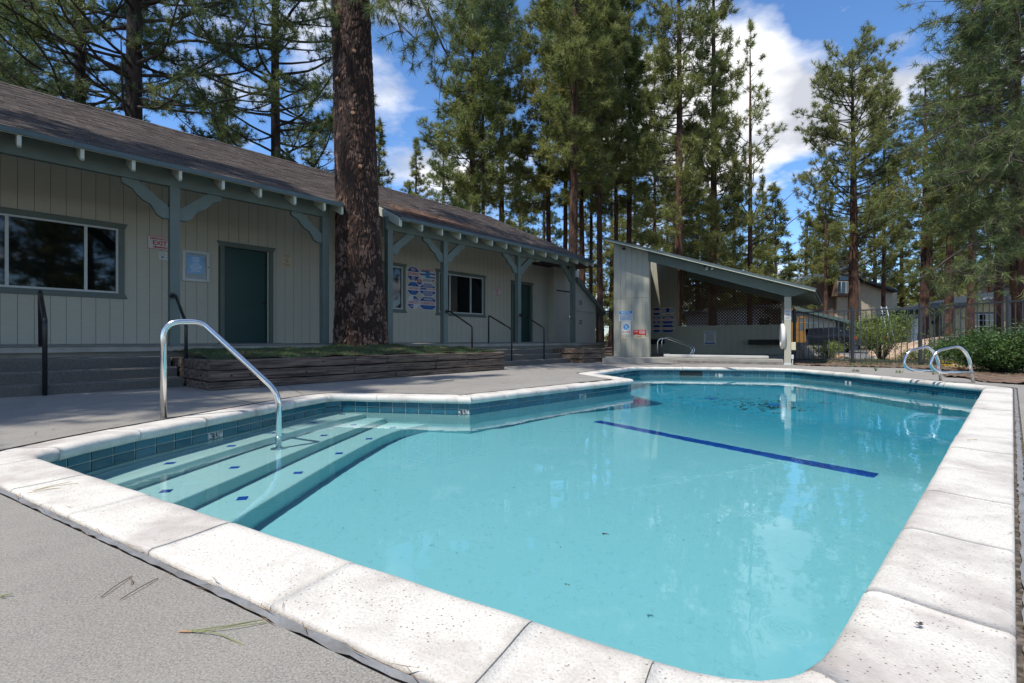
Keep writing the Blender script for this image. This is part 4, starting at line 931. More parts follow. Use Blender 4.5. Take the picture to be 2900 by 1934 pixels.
def pine(seed, H, base, rad, nbr, tufts, nneed=14, nlen=.24, nwid=.030, r0=.28, top=.25, sparse=0., dead=.0, needle='needle', bark='bark', shape='col', side=None, droop=0., maxz=None, lean=0.):
    """returns (trunk, limbs, crown) meshes standing at the origin"""
    g = np.random.default_rng(seed); mbt = MB(); k = 14
    zz = np.linspace(0, H, k); bend = g.uniform(-.25, .25, 2)
    cx = lambda z: (bend[0]*math.sin(z/H*3)+lean*z, bend[1]*math.sin(z/H*2.3))
    rz = lambda z: max(.02, r0*(1-z/H)**.75*(1+.35*math.exp(-z/.5)))
    mbt.tube([(*cx(z), z) for z in zz], [rz(z) for z in zz], 12, cap=False); tm_ = mbt.mesh('trunk', M[bark], True)
    lim = MB(); pts = []; drs = []; sz = []
    for i in range(nbr):
        f = (i+g.uniform(0, 1))/nbr; z = base+(H-base-.3)*f**.92
        if maxz and z > maxz: continue
        hh = (z-base)/(H-base)
        if shape == 'col': R_ = rad*(1-hh)**.55*(.55+.75*min(1, hh*3+.25))*g.uniform(.55, 1.12)
        elif shape == 'cone': R_ = rad*(1-hh)**.85*g.uniform(.6, 1.15)
        else: R_ = rad*math.sqrt(max(0, 1-(hh*1.15-.3)**2))*g.uniform(.5, 1.1)
        R_ = max(R_, .25); a = g.uniform(0, 6.283)
        if side is not None and g.uniform() < side[1]: a = side[0]+g.normal()*.6
        x0, y0 = cx(z); up = g.uniform(-.12, .30)+.45*hh-droop; n_ = max(4, int(R_/.35)); p = Vector((x0, y0, z)); d = Vector((math.cos(a), math.sin(a), up-.12)).normalized(); path = [p.copy()]
        for j in range(n_):
            d = (d+Vector((g.normal()*.10, g.normal()*.10, .07+g.normal()*.05))).normalized(); p = p+d*(R_/n_); path.append(p.copy())
        rb = max(.011, min(.058, R_*.0125)); lim.tube(path, [rb*(1-.8*j/n_)+.004 for j in range(n_+1)], 5, cap=False)
        isdead = g.uniform() < dead*(1-hh)*1.6
        nt = int(tufts*R_/rad*(1-sparse)); 
        for j in range(max(3, nt)):
            t = g.uniform(.22, 1)**.6 if not isdead else 1; idx_ = min(n_-1, int(t*n_)); q = path[idx_].lerp(path[idx_+1], t*n_-idx_)
            sd = (path[idx_+1]-path[idx_]).normalized(); o = Vector((g.normal(), g.normal(), g.normal()*.55+.25)); o = (o-sd*o.dot(sd)*.6); ol = g.uniform(.06, .55)*min(1, R_/1.6)*(1.15-t*.4)
            e = q+o.normalized()*ol
            if g.uniform() < .55: lim.tube([q, q.lerp(e, .55)+Vector((0, 0, -.03)), e], [.009, .007, .005], 3, cap=False)
            if isdead: continue
            pts.append(e); dd = (o.normalized()*.7+sd*.4+Vector((0, 0, .55))).normalized(); drs.append(dd); sz.append(g.uniform(.75, 1.2))
    for j in range(6): pts.append(Vector((*cx(H), H-.1*j))); drs.append(Vector((0, 0, 1))); sz.append(1)
    v = tuft_mesh(np.array(pts), np.array(drs), np.array(sz), nneed, nlen, nwid, seed)
    return tm_, lim.mesh('limbs', M['twig'] if bark != 'x' else M['bark']), tri_mesh('crown', v, M[needle])
VAR = {
 'tall1': pine(1, 26, 8.8, 2.6, 120, 21, nneed=34, nlen=.34, nwid=.028, droop=.1), 'tall2': pine(2, 27, 9.6, 2.4, 115, 21, nneed=34, nlen=.34, nwid=.028, droop=.05), 'tall3': pine(3, 24, 5.0, 3.0, 135, 22, nneed=34, nlen=.34, nwid=.028, droop=.12),
 'dense': pine(4, 22, 2.0, 3.4, 165, 26, shape='cone', nneed=32, nlen=.34, nwid=.030), 'round': pine(5, 21, 5.0, 4.5, 150, 27, shape='ell', r0=.33, nneed=34, nlen=.34, nwid=.028),
 'open': pine(16, 20, 5.0, 3.7, 46, 17, r0=.19, shape='cone', dead=.38, nneed=36, nlen=.34, nwid=.024, droop=-.35),
 'sparse': pine(6, 20, 3.0, 2.3, 84, 17, r0=.19, shape='cone', dead=.3, nneed=26, nlen=.27, nwid=.028), 'thin': pine(7, 22, 8.0, 2.1, 95, 26, r0=.20, nneed=22, nlen=.30, nwid=.034),
 'young': pine(8, 11, .8, 1.9, 110, 20, r0=.13, shape='cone', nneed=22, nlen=.25, nwid=.03), 'dark': pine(9, 26, 4.5, 4.8, 170, 40, needle='needle_blue', bark='bark_grey', r0=.36, shape='col', dead=.12, nneed=34, nlen=.26, nwid=.019, droop=.2),
}
def tree(var, u, Y, label, dia=None, height=None, rot=None, base_z=-.05, group='pines around the pool', x=None, nm='pine_tree', wide=1., topv=None, taper=None):
    H0 = {'tall1': 26, 'tall2': 27, 'tall3': 24, 'dense': 22, 'round': 21, 'sparse': 20, 'open': 20, 'thin': 22, 'young': 11, 'dark': 26}[var]; R0 = {'round': .33, 'sparse': .19, 'open': .19, 'thin': .20, 'young': .13, 'dark': .36}.get(var, .28)
    X = (u-1450)*Y/FX if x is None else x; rot = random.uniform(0, 6.28) if rot is None else rot
    if topv is not None: height = EYE+(HOR-topv)*Y/FX
    sc = (height or H0)/H0; ws = sc*wide
    o = thing(nm, label, 'tree', (X, Y, base_z), group, (0, 0, rot))
    o.scale = (ws, ws, sc)
    for nme, me in zip(('trunk', 'limbs', 'crown'), VAR[var]):
        c = link(nme, me, o)
        if nme == 'trunk' and dia: k = dia/2/(R0*ws); c.scale = (k, k, 1)
    return o
T = []
def D(px, Y): return px*Y/FX
T += [
 tree('dark', 213, 18.0, 'pale grey pine trunk behind the roof, leftmost in view, with bare curving limbs', D(38, 18), 24, 1.0),
 tree('dark', 378, 17.0, 'thick dark pine trunk behind the left half of the roof, second from left', D(54, 17), 27, 2.6),
 tree('dark', 790, 19.6, 'dark straight pine trunk just left of the massive foreground trunk', D(34, 19.6), 25, 4.0),
 tree('dense', 640, 30, 'bright green pine crown between the second and third trunks on the left', D(16, 30), 17, 0.5, wide=1.2),
 tree('dense', 880, 34, 'yellow-green pine filling the gap right behind the massive trunk on its left', D(14, 34), 15.5, 1.5, wide=1.25),
 tree('young', 1085, 27, 'small pointed light green pine above the roof just right of the massive trunk', D(14, 27), None, 1.1, topv=335, wide=1.1),
 tree('tall3', 1345, 27, 'pine with twin look dark trunk at the left edge of the central grove', D(24, 27), 23, 0.3, wide=1.05),
 tree('tall1', 1372, 29, 'slim dark pine standing close behind the leftmost grove trunk', D(14, 29), 25, 2.2),
 tree('tall1', 1420, 33, 'pine with dark trunk half hidden behind the ridge vent pipe', D(20, 33), 27, 3.3),
 tree('thin', 1557, 30, 'thin red-brown pine trunk left of the thickest grove trunk', D(18, 30), 24, 0.9, wide=1.2),
 tree('tall2', 1598, 31, 'dark pine trunk directly behind and left of the thickest reddish grove trunk', D(16, 31), 27, 2.5),
 tree('tall1', 1617, 24, 'thickest reddish-brown pine trunk of the central grove above the roof end', D(30, 24), 25, 4.4, wide=1.05),
 tree('thin', 1654, 30, 'slim grey pine trunk right of the thickest grove trunk', D(18, 30), 24, 1.7),
 tree('thin', 1672, 34, 'very slim grey pine trunk in the dark gap left of the shelter', D(12, 34), 25, 3.9),
 tree('tall2', 1701, 27, 'straight dark pine trunk just left of the shelter roof peak', D(19, 27), 26, 5.0),
 tree('thin', 1745, 30, 'slightly leaning reddish pine trunk rising behind the shelter peak', D(15, 30), 24, 0.2, wide=1.1),
 tree('tall2', 1778, 31, 'dark upright pine trunk behind the shelter pillar', D(19, 31), 26, 2.0),
 tree('tall3', 1916, 26, 'dark brown pine trunk behind the left third of the shelter roof', D(27, 26), 25, 3.1, wide=.95),
 tree('dense', 2018, 28, 'reddish pine trunk with long green crown behind the middle of the shelter roof', D(24, 28), 26, 0.8, wide=.80),
 tree('open', 2123, 28, 'half bare pine with reddish trunk and open top against the white cloud', D(17, 28), None, 1.0, topv=60, wide=1.0),
 tree('tall3', 1850, 40, 'green pine crown behind the shelter between its pillar and first trunk', D(12, 40), 25, 1.6, wide=1.2),
 tree('young', 2200, 36, 'low green pine behind the right half of the shelter roof', D(9, 36), None, 2.0, topv=520, wide=1.5),
 tree('round', 2415, 33, 'broad free-standing green pine with a rounded top against blue sky', D(29, 33), None, 0.0, topv=140, wide=.92),
 tree('thin', 2340, 31, 'slim pine trunk in front of the brown shingled house', D(12, 31), None, 2.6, topv=480, wide=.9),
 tree('tall2', 2500, 37, 'slim pine trunk in front of the beige house wall by the ladder', D(12, 37), 22, 1.4, wide=1.1),
 tree('tall1', 2616, 36, 'dark pine trunk behind the fence between ladder and white door', D(26, 36), 21, 5.2, wide=1.0),
 tree('tall2', 2684, 32, 'very dark pine trunk behind the low end of the olive house', D(24, 32), 19, 2.2, wide=1.05),
 tree('tall1', 2746, 30, 'reddish pine trunk over the olive house roof left of the dish', D(20, 30), 21, 4.2),
 tree('tall2', 2829, 20, 'dark pine trunk standing in front of the olive house windows', D(22, 20), 19, 3.7),
]
FARLAB = ['distant pine behind the twin trunks at the left of the grove']*0
_pl = ['above the roof ridge right of the massive trunk', 'behind the ridge vent pipe', 'behind the slim trunk left of the thickest one', 'between the thickest trunk and the shelter peak', 'above the far end of the clubhouse roof', 'behind the shelter peak', 'behind the shelter pillar', 'between the two trunks over the shelter roof', 'behind the half bare pine', 'above the low end of the shelter roof',
 'low in the blue gap beside the round-topped pine', 'left behind the round-topped pine', 'right behind the round-topped pine', 'behind the beige house', 'above the white house door', 'above the olive house roof', 'behind the satellite dish', 'behind the right-edge boughs', 'beyond the right edge boughs, farther right', 'at the far right behind the close pine',
 'between the second and third trunks on the left', 'directly left of the massive trunk, low', 'at the top left corner behind the bare trunk', 'beyond the left end of the roof', 'in the narrow gap right of the massive trunk', 'far back behind the shelter roof left', 'far back behind the shelter roof right', 'far back behind the grove left', 'far back in the blue gap', 'far back behind the brown house', 'far back behind the dish']
FARLAB = ['distant green pine '+q for q in _pl]
for i, (u, Y, v, h) in enumerate([(1180, 44, 'dense', 19), (1260, 50, 'tall3', 24), (1470, 47, 'dense', 22), (1640, 52, 'dense', 21), (1540, 60, 'tall1', 26), (1730, 48, 'dense', 20), (1800, 55, 'tall3', 24), (1975, 45, 'dense', 21), (2080, 50, 'dense', 20), (2160, 42, 'dense', 15),
                                  (2290, 50, 'dense', 14), (2350, 62, 'round', 16), (2480, 58, 'round', 17), (2560, 60, 'dense', 19), (2640, 55, 'dense', 20), (2720, 60, 'tall3', 22), (2800, 48, 'round', 20), (2880, 52, 'dense', 22), (2950, 40, 'tall3', 22), (3060, 34, 'round', 21), (500, 40, 'dense', 17), (740, 46, 'tall3', 18), (60, 30, 'dark', 24), (-120, 24, 'dark', 24), (960, 50, 'dense', 18), (1890, 70, 'tall3', 26), (2020, 75, 'dense', 24), (1340, 66, 'dense', 24), (2230, 80, 'dense', 17), (2420, 85, 'dense', 20), (2680, 80, 'tall1', 26)]):
    tree(v, u, Y, FARLAB[i], D(16, Y), h, random.uniform(0, 6.28), group='distant pines behind the grove', wide=1.15)
# shade trees left of the frame: the sun shines along the facade, so their shadows dapple porch, roof and deck
for k_, (a, c, v, h, lab) in enumerate([(-2.2, -8.9, 'sparse', 23, 'tall pine just left of the view, nearest of those shading the porch steps'), (-6.5, -10.6, 'sparse', 25, 'second tall pine left of the view shading roof and deck'), (-4.6, -6.9, 'sparse', 22, 'slender pine at the left behind the camera shading the deck by the handrail'), (-7.8, -7.2, 'sparse', 27, 'taller slender pine farther left behind the camera'),
                        (-9.5, -7.6, 'sparse', 27, 'open crowned pine farther left of the view whose shade crosses the deck'), (-13.5, -9.5, 'thin', 26, 'farthest tall pine left of the view in line with the porch')]):
    x, y, _ = B.w(a, c, 0); tree(v, 0, y, lab, None, h, 1.3*k_, x=x, group='shade pines left of the pool', wide=1.1)
_, l_, c_ = pine(77, 27, 10.2, 4.0, 90, 26, nneed=22, nlen=.28, nwid=.03, shape='col')
link('limbs', l_, big, kind='stuff'); link('crown', c_, big)
for k_, (x, y, v, h, q) in enumerate([(3, -13, 'tall3', 22, 'directly behind the camera'), (8, -10, 'tall1', 24, 'behind the camera to the right'), (13, -5, 'dense', 22, 'right of and behind the camera'), (-3, -17, 'dense', 23, 'behind the camera to the left'), (15, 2, 'tall3', 24, 'off to the right of the pool'), (10, -18, 'tall2', 26, 'far behind the camera'), (18, -11, 'dense', 23, 'far behind and right of the camera')]):
    tree(v, 0, y, 'tall pine '+q+', mirrored in the dark clubhouse windows', D(30, 25), h, 2.1*k_, x=x, group='pines mirrored in the windows', wide=1.15)
# near, finer foliage: the big pine's low boughs and the long-needled pine at the right edge
def bough(name, parent, starts, seed, nlen, nwid, nneed, needle, ntwig=60, droopf=.4):
    g = np.random.default_rng(seed); lim = MB(); pts = []; drs = []; sz = []
    for (p0, d0, L_, rb, nt) in starts:
        p = Vector(p0); d = Vector(d0).normalized(); n_ = 10; path = [p.copy()]
        for j in range(n_): d = (d+Vector((g.normal()*.07, g.normal()*.07, -droopf*.05+g.normal()*.04))).normalized(); p = p+d*(L_/n_); path.append(p.copy())
        lim.tube(path, [rb*(1-.8*j/n_)+.004 for j in range(n_+1)], 7, cap=False)
        for j in range(nt):
            t = g.uniform(.15, 1); i = min(n_-1, int(t*n_)); q = path[i].lerp(path[i+1], t*n_-i); sd = (path[i+1]-path[i]).normalized()
            o = Vector((g.normal(), g.normal(), g.normal()*.6-.5*droopf)).normalized(); ln = g.uniform(.25, 1.0)*(L_/3.2)
            tw = [q]; dd = (o+sd*.6).normalized(); r = q.copy()
            for k in range(4): dd = (dd+Vector((0, 0, -.16*droopf+.04))+Vector((g.normal()*.1, g.normal()*.1, g.normal()*.1))).normalized(); r = r+dd*ln/4; tw.append(r.copy())
            lim.tube(tw, [.010, .008, .007, .005, .004], 4, cap=False)
            for k in (1, 2, 3, 4):
                if k < 4 and g.uniform() < .55: 
                    oo = Vector((g.normal(), g.normal(), g.normal()*.6)).normalized(); e = tw[k]+oo*g.uniform(.08, .28); lim.tube([tw[k], e], [.005, .004], 3, cap=False); pts.append(e); drs.append((oo+dd*.5).normalized()); sz.append(g.uniform(.75, 1.1))
            pts.append(tw[-1]); drs.append(dd); sz.append(g.uniform(.85, 1.2))
    v = tuft_mesh(np.array(pts), np.array(drs), np.array(sz), nneed, nlen, nwid, seed, spread=.8)
    a = link('boughs', lim.mesh('boughs', M['twig']), parent, kind='stuff'); b = link('crown', tri_mesh('crown', v, M[needle]), parent); return a, b
def rel(u, v, y, o): x, yy, z = PD(u, y, v); return (x-o[0], yy-o[1], z-o[2])
O = (TX, TY, 0); st = []
for (u0, v0, u1, v1, y1, rb, nt) in ((1040, -260, 1270, 130, 9.2, .06, 34), (1035, -300, 1440, 60, 9.0, .05, 34), (1040, -120, 1120, 150, 9.4, .035, 16), (1040, -420, 1330, -60, 8.4, .06, 26), (1030, -260, 1180, 20, 9.0, .03, 18), (945, -200, 860, 60, 9.6, .03, 12), (1040, -500, 1560, -60, 8.6, .06, 26), (940, -420, 700, -60, 9.2, .05, 22)):
    a = Vector(rel(u0, v0, TY, O)); b_ = Vector(rel(u1, v1, y1, O)); st.append((a, (b_-a)+Vector((0, 0, (b_-a).length*.10)), (b_-a).length, rb, nt))
bough('x', big, st, 21, .21, .0085, 60, 'needle_blue', droopf=.8)
near = thing('pine_tree', 'close long-needled pine whose soft blue-green boughs fill the right edge of the view', 'tree', (*PD(2885, 15.5), -.05), 'pines around the pool')
O = tuple(near.location); mb = MB(); zs_ = np.linspace(0, 22, 12)
mb.tube([(-.012*z, .0, z) for z in zs_], [D(34, 15.5)/2*(1-z/26)+.01 for z in zs_], 16, cap=False); link('trunk', mb.mesh('trunk', M['bark'], True), near)
st = []; g = np.random.default_rng(31)
for i in range(64):
    v0 = 690-i*17+g.normal()*20; u1 = g.uniform(2590, 2860) if v0 < 700 else g.uniform(2700, 2870); 
    if v0 > 640: u1 = max(u1, 2680)
    lim_u = 2560+max(0, (250-v0))*.42 if v0 < 250 else 2600
    u1 = max(u1, lim_u); a = Vector(rel(2885-.012*0, v0, 15.5, O)); b_ = Vector(rel(u1, v0-40+g.normal()*60+60, g.uniform(11.5, 17), O)); st.append((a, (b_-a), (b_-a).length, .035, 15))
for i in range(26):
    v0 = g.uniform(-200, 620); a = Vector(rel(2890, v0, 15.5, O)); b_ = Vector(rel(g.uniform(2920, 3200), v0-30, g.uniform(12, 18), O)); st.append((a, (b_-a), (b_-a).length, .035, 10))
bough('x', near, st, 33, .27, .0145, 32, 'needle_blue', droopf=.35)

# far wood behind the houses: one mass of tufts nobody could count
def far_wood():
    g = np.random.default_rng(5); n = 16000; u = g.uniform(-900, 3900, n); Y = g.uniform(68, 105, n); z = g.uniform(0, 1, n)**1.15
    clump = 8.5+3.2*np.sin(u/90.)+2.2*np.sin(u/37.+1)+g.normal(size=n)*1.2; X = (u-1450)*Y/FX
    pts = np.stack([X, Y, z*clump], 1); d = np.stack([g.normal(size=n)*.5, g.normal(size=n)*.5, np.ones(n)], 1); d /= np.linalg.norm(d, axis=1, keepdims=True)
    return tri_mesh('far_wood', tuft_mesh(pts, d, g.uniform(.8, 1.3, n), 16, .95, .14, 3), M['needle'])
link('far_wood', far_wood(), kind='stuff')

# ============================================================ the open shelter with the spa
EX = Vector((.827, -.5623)); PO = Vector(P(2234, 1033))
SF = Frame(PO, EX, (-.5623, -.827))                       # a: along the front, b: towards the pool; origin at the right-hand post
shelter = thing('spa_shelter', 'open-fronted shelter with pale siding pillar, single sloping green roof and lattice back', 'shelter', (PO.x, PO.y, 0))
CU = .13
aL = SF.a(1738, 0); aR = SF.a(1836, 0)
tl = SF.uv(1713, 674, .42); tr_ = SF.uv(2309, 817, .42)
rz_ = lambda a: tl[1]+(tr_[1]-tl[1])*(a-tl[0])/(tr_[0]-tl[0])
BL = Vector((5.62, 19.9)); BR = Vector((9.85, 17.5)); DB = (BL-Vector(SF.w(aR, 0, 0)[:2]))
bL = SF.ab(*BL); bR = SF.ab(*BR); DEP = min(bL[1], bR[1])-.35
# pillar boards
k = 5; a_s = [aL]+[SF.a(u, 0) for u in (1757, 1772, 1788, 1804, 1820)]+[aR]
for a, b in zip(a_s, a_s[1:]):
    zt_ = lambda q: rz_(q)-.07
    for z0, z1 in ((CU, None), ):
        zm = sv0 = SF.uv(1790, 844, 0)[1]
        for (p, q, top) in ((CU, zm-.004, 0), (zm+.004, None, 1)):
            mb = MB(); pts = [(a+.003, p), (b-.003, p), (b-.003, q or zt_(b)), (a+.003, q or zt_(a))]; mb.prism([SF.w(x, 0, z) for x, z in pts], Vector(SF.w(0, -.014, 0))-Vector(SF.w(0, 0, 0))); part('siding_board', mb, M['siding_shed'], shelter)
mb = MB(); mb.prism([SF.w(x, -.016, z) for x, z in ((aL, CU), (aR, CU), (aR, rz_(aR)-.07), (aL, rz_(aL)-.07))], Vector(SF.w(0, -.12, 0))-Vector(SF.w(0, 0, 0))); part('pillar_wall', mb, M['sheath'], shelter)
mb = MB(); mb.prism([SF.w(x, .0, z) for x, z in ((aR+.001, CU), (aR+.03, CU), (aR+.03, rz_(aR)-.08), (aR+.001, rz_(aR)-.07))], Vector(SF.w(0, -.14, 0))-Vector(SF.w(0, 0, 0))); part('corner_trim', mb, M['siding_shed'], shelter)
mb = MB(); p0 = Vector(SF.w(aR, -.14, 0)); 
def wallq(mb, A, Bp, z0, za_, zb_, th=.1):
    A, Bp = Vector(A[:2]), Vector(Bp[:2]); d = (Bp-A).normalized(); n_ = Vector((-d.y, d.x))*th
    mb.hexa([(*A, z0), (*Bp, z0), (*(Bp+n_), z0), (*(A+n_), z0), (*A, za_), (*Bp, zb_), (*(Bp+n_), zb_), (*(A+n_), za_)])
zroof = lambda p: rz_(SF.ab(*p)[0])-.09
C0 = Vector(SF.w(aR, -.14, 0)[:2]); wallq(mb, C0, BL, CU, zroof(C0), zroof(BL)); part('side_wall', mb, M['siding_shed'], shelter)
LF = Frame(BL, (BR-BL), Vector((-(BR-BL).y, (BR-BL).x))*-1)   # back wall frame, b towards the pool
LW = (BR-BL).length; s1 = LF.a(1919, 0); zl = 1.22
rb = lambda a: zroof(Vector(LF.w(a, 0, 0)[:2]))
kk = 6
for i in range(kk):
    a, b = s1*i/kk+.003, s1*(i+1)/kk-.003; mb = MB(); mb.prism([LF.w(x, 0, z) for x, z in ((a, CU), (b, CU), (b, rb(b)), (a, rb(a)))], Vector(LF.w(0, -.014, 0))-Vector(LF.w(0, 0, 0))); part('siding_board', mb, M['siding_shed'], shelter)
kk = 17
for i in range(kk):
    a, b = s1+(LW-s1)*i/kk+.003, s1+(LW-s1)*(i+1)/kk-.003; mb = MB(); mb.fbox(LF, a, b, -.014, 0, CU, zl); part('siding_board', mb, M['siding_shed'], shelter)
mb = MB(); mb.prism([LF.w(x, -.016, z) for x, z in ((0, CU), (LW, CU), (LW, zl), (s1, zl), (s1, rb(s1)), (0, rb(0)))], Vector(LF.w(0, -.1, 0))-Vector(LF.w(0, 0, 0))); part('back_wall', mb, M['sheath'], shelter)
# lattice
lat = []; t_ = .034; zlo, dx = zl+.01, .112
def clipline(x0, z0, dirn):
    pts = []
    N_ = 200; seg = None; start = None
    for i in range(N_+1):
        z = zlo+i*(4-zlo)/N_; x = x0+dirn*(z-zlo)
        ok = s1+.02 < x < LW-.02 and z < rb(x)-.01
        if ok and start is None: start = (x, z)
        if ok: endp = (x, z)
        if not ok and start is not None: break
    return (start, endp) if start is not None else None
lm_count = 0
for dirn, bb in ((1, -.045), (-1, -.057)):
    x = s1-(3 if dirn > 0 else 0)
    while x < LW+(3 if dirn < 0 else 0):
        c = clipline(x, zlo, dirn)
        if c and abs(c[1][1]-c[0][1]) > .03:
            (x0, z0), (x1, z1) = c; mb = MB(); w = .045; mb.prism([LF.w(x0-w/1.4, bb, z0), LF.w(x0+w/1.4, bb, z0), LF.w(x1+w/1.4, bb, z1), LF.w(x1-w/1.4, bb, z1)], Vector(LF.w(0, -.010, 0))-Vector(LF.w(0, 0, 0))); part('lattice_slat', mb, M['lattice'], shelter); lm_count += 1
        x += dx
# roof: fascia layers, deep green beam, soffit with battens, shingles on top
def rslab(name, a0, a1, b0, b1, dz0, dz1, m):
    mb = MB(); mb.hexa([SF.w(a0, b0, rz_(a0)+dz0), SF.w(a1, b0, rz_(a1)+dz0), SF.w(a1, b1, rz_(a1)+dz0), SF.w(a0, b1, rz_(a0)+dz0), SF.w(a0, b0, rz_(a0)+dz1), SF.w(a1, b0, rz_(a1)+dz1), SF.w(a1, b1, rz_(a1)+dz1), SF.w(a0, b1, rz_(a0)+dz1)]); return part(name, mb, m, shelter)
A0_, A1_ = tl[0], tr_[0]
rslab('roof_deck', A0_, A1_, DEP, .395, -.055, -.004, M['soffit']); rslab('fascia', A0_, A1_, .396, .42, -.075, -.005, M['tail']); rslab('drip_edge', A0_-.01, A1_+.02, .421, .435, -.030, .005, M['fascia'])
rslab('roof_shingles', A0_-.02, A1_+.03, DEP-.05, .43, .002, .02, M['shingle'])
aB = SF.a(2219, .12); 
mb = MB(); a1 = A1_-.18; pts = [(aR+.0, rz_(aR)-.076), (aR+.0, rz_(aR)-.36), (a1-.42, rz_(a1-.42)-.36), (a1, rz_(a1)-.10), (a1, rz_(a1)-.076)]
mb.prism([SF.w(a, .02, z) for a, z in pts], Vector(SF.w(0, -.09, 0))-Vector(SF.w(0, 0, 0))); part('roof_beam', mb, M['trim'], shelter)
mb = MB(); mb.prism([SF.w(a, DEP+.9, z) for a, z in pts], Vector(SF.w(0, -.09, 0))-Vector(SF.w(0, 0, 0))); part('roof_beam', mb, M['trim'], shelter)
for i in range(8):
    b = DEP+.3+i*(.0-DEP-.3)/8
    if abs(b-DEP-.9) < .15: continue
    mb = MB(); pts2 = [(aR, rz_(aR)-.056), (aR, rz_(aR)-.15), (A1_-.05, rz_(A1_-.05)-.15), (A1_-.05, rz_(A1_-.05)-.056)]
    mb.prism([SF.w(a, b, z) for a, z in pts2], Vector(SF.w(0, -.045, 0))-Vector(SF.w(0, 0, 0))); part('roof_joist', mb, M['trim'], shelter)
a0 = SF.a(2221, 0); a1 = SF.a(2240, 0)
mb = MB(); mb.fbox(SF, a0, a1, -.14, .0, .0, rz_((a0+a1)/2)-.36); po = part('corner_post', mb, M['siding_shed'], shelter)
mb = MB(); mb.fbox(SF, a0-.01, a1+.01, -.15, .006, .0, .05); part('post_base', mb, M['white'], shelter)
p = Vector(BR)-Vector(LF.w(0, 0, 0)[:2])*0; mb = MB(); mb.fbox(LF, LW-.1, LW+.04, -.14, 0, 0, rb(LW)-.1); part('rear_post', mb, M['siding_shed'], shelter)
# bench boards, spa deck and spa
mb = MB(); qa = LF.w(.0, 0, 0); mb.fbox(LF, .02, s1*.55, .0, .5, .50, .70); part('bench', mb, M['darkwood'], shelter)
mb = MB(); mb.fbox(LF, LW-1.15, LW-.06, .02, .5, .50, .68); part('bench', mb, M['darkwood'], shelter)
cu = thing('shelter_platform', 'raised concrete platform with a dark stepped edge under the shelter', 'platform', (5, 16, 0))
cl0 = Vector(P(1706, 1026)); cl1 = Vector(P(1906, 1026.5)); cl2 = Vector(P(2224, 1031)) 
mb = MB(); top = [(*cl0, CU), (*cl1, CU), (*(Vector(P(1906, 1024))+Vector((0, .35))), CU)]
pl = [cl0, cl1, Vector(SF.w(a0-.02, .02, 0)[:2]), BR+Vector((.2, .1)), BL+Vector((-.3, .2)), Vector(SF.w(aL-.3, -.1, 0)[:2])]
mb.prism([(*p, 0) for p in pl], (0, 0, CU-.002)); part('platform_slab', mb, M['conc_slab'], cu, label='concrete platform')
mb = MB(); q0 = cl1+Vector((.02, -.02)); q1 = Vector(SF.w(a0-.03, .06, 0)[:2]); d = (q1-q0).normalized(); nn = Vector((d.y, -d.x)); 
mb.hexa([(*q0, 0), (*(q0+nn*.18), 0), (*(q1+nn*.10), 0), (*q1, 0), (*q0, .07), (*(q0+nn*.18), .07), (*(q1+nn*.10), .07), (*q1, .07)]); part('platform_step', mb, M['conc_step'], cu)
def spt(u, v, z): return Vector(P(u, v, z))
sp = [spt(1880, 1005, .2), spt(2178, 1009.5, .2), spt(2160, 1003.6, .2)+Vector((0, 1.0)), spt(1900, 1001.5, .2)+Vector((0, .9))]
spa = thing('spa', 'low pale grey spa rim inside the shelter', 'hot tub', (*sp[0], CU)); mb = MB(); mb.prism([(*p, CU+.0) for p in sp], (0, 0, .085)); part('spa_rim', mb, M['spa'], spa, bevel=.015)
c_ = sum((p for p in sp), Vector((0, 0)))/4; mb = MB(); mb.add([(*(c_+(p-c_)*.86), CU+.088) for p in sp], [(0, 1, 2, 3)]); part('spa_water', mb, mat('dark_spa_water', (.01, .03, .035), .05), spa)
for off, lab in ((0, 'front of the two stainless rails curving over the spa rim'), (1, 'rear of the two stainless rails curving over the spa rim')):
    Yb = 15.6+off*.55; pp = [(1862+off*12, 1008-off*1), (1862+off*12, 962-off*3), (1882+off*11, 956-off*2), (1950+off*8, 981-off*2), (1962+off*6, 990), (1956+off*6, 1003-off), (1898, 1006-off*3)]
    q = [Vector(PD(u, Yb, v)) for u, v in pp]
    for k_ in (4, 5, 6): q[k_] = q[k_]
    o = thing('spa_handrail', lab, 'handrail', (q[0].x, q[0].y, CU), 'stainless spa rails'); mb = MB(); mb.tube(round_path([(q[0].x, q[0].y, CU)]+q[1:], .16), .019, 10); part('rail', mb, M['steel'], o, smooth=True)
# twin floodlight under the roof edge, conduit and life ring
fx, fz = SF.uv(2010, 752, .05); o = thing('floodlight', 'twin-headed floodlight fixed to the green shelter beam', 'outdoor light', SF.w(fx, .05, fz)); mb = MB(); mb.fbox(SF, fx-.16, fx+.02, .022, .07, fz-.02, fz+.03); part('junction_box', mb, M['navy'], o)
for dx_ in (-.05, .10):
    mb = MB(); mb.tube([SF.w(fx+dx_, .06, fz), SF.w(fx+dx_-.02, .13, fz-.10)], [.02, .045], 12); hd = part('lamp_head', mb, M['white'], o); mb = MB(); mb.tube([SF.w(fx+dx_-.0201, .131, fz-.1005), SF.w(fx+dx_-.024, .15, fz-.125)], [.043, .02], 12); part('lamp_glass', mb, M['bulb'], o, smooth=True)
fx, fz = SF.uv(1766, 703, .03); o = solo('security_lamp', MB().tube([SF.w(fx, .0, fz), SF.w(fx, .07, fz-.03)], [.05, .035], 12), M['navy'], 'small dark lamp high on the shelter pillar', 'outdoor light', SF.w(fx, 0, fz))
fx, fz = SF.uv(2214, 952, .03); lr = thing('life_ring', 'white life ring hanging edge-on beside the shelter post', 'life ring', SF.w(fx, -.05, fz))
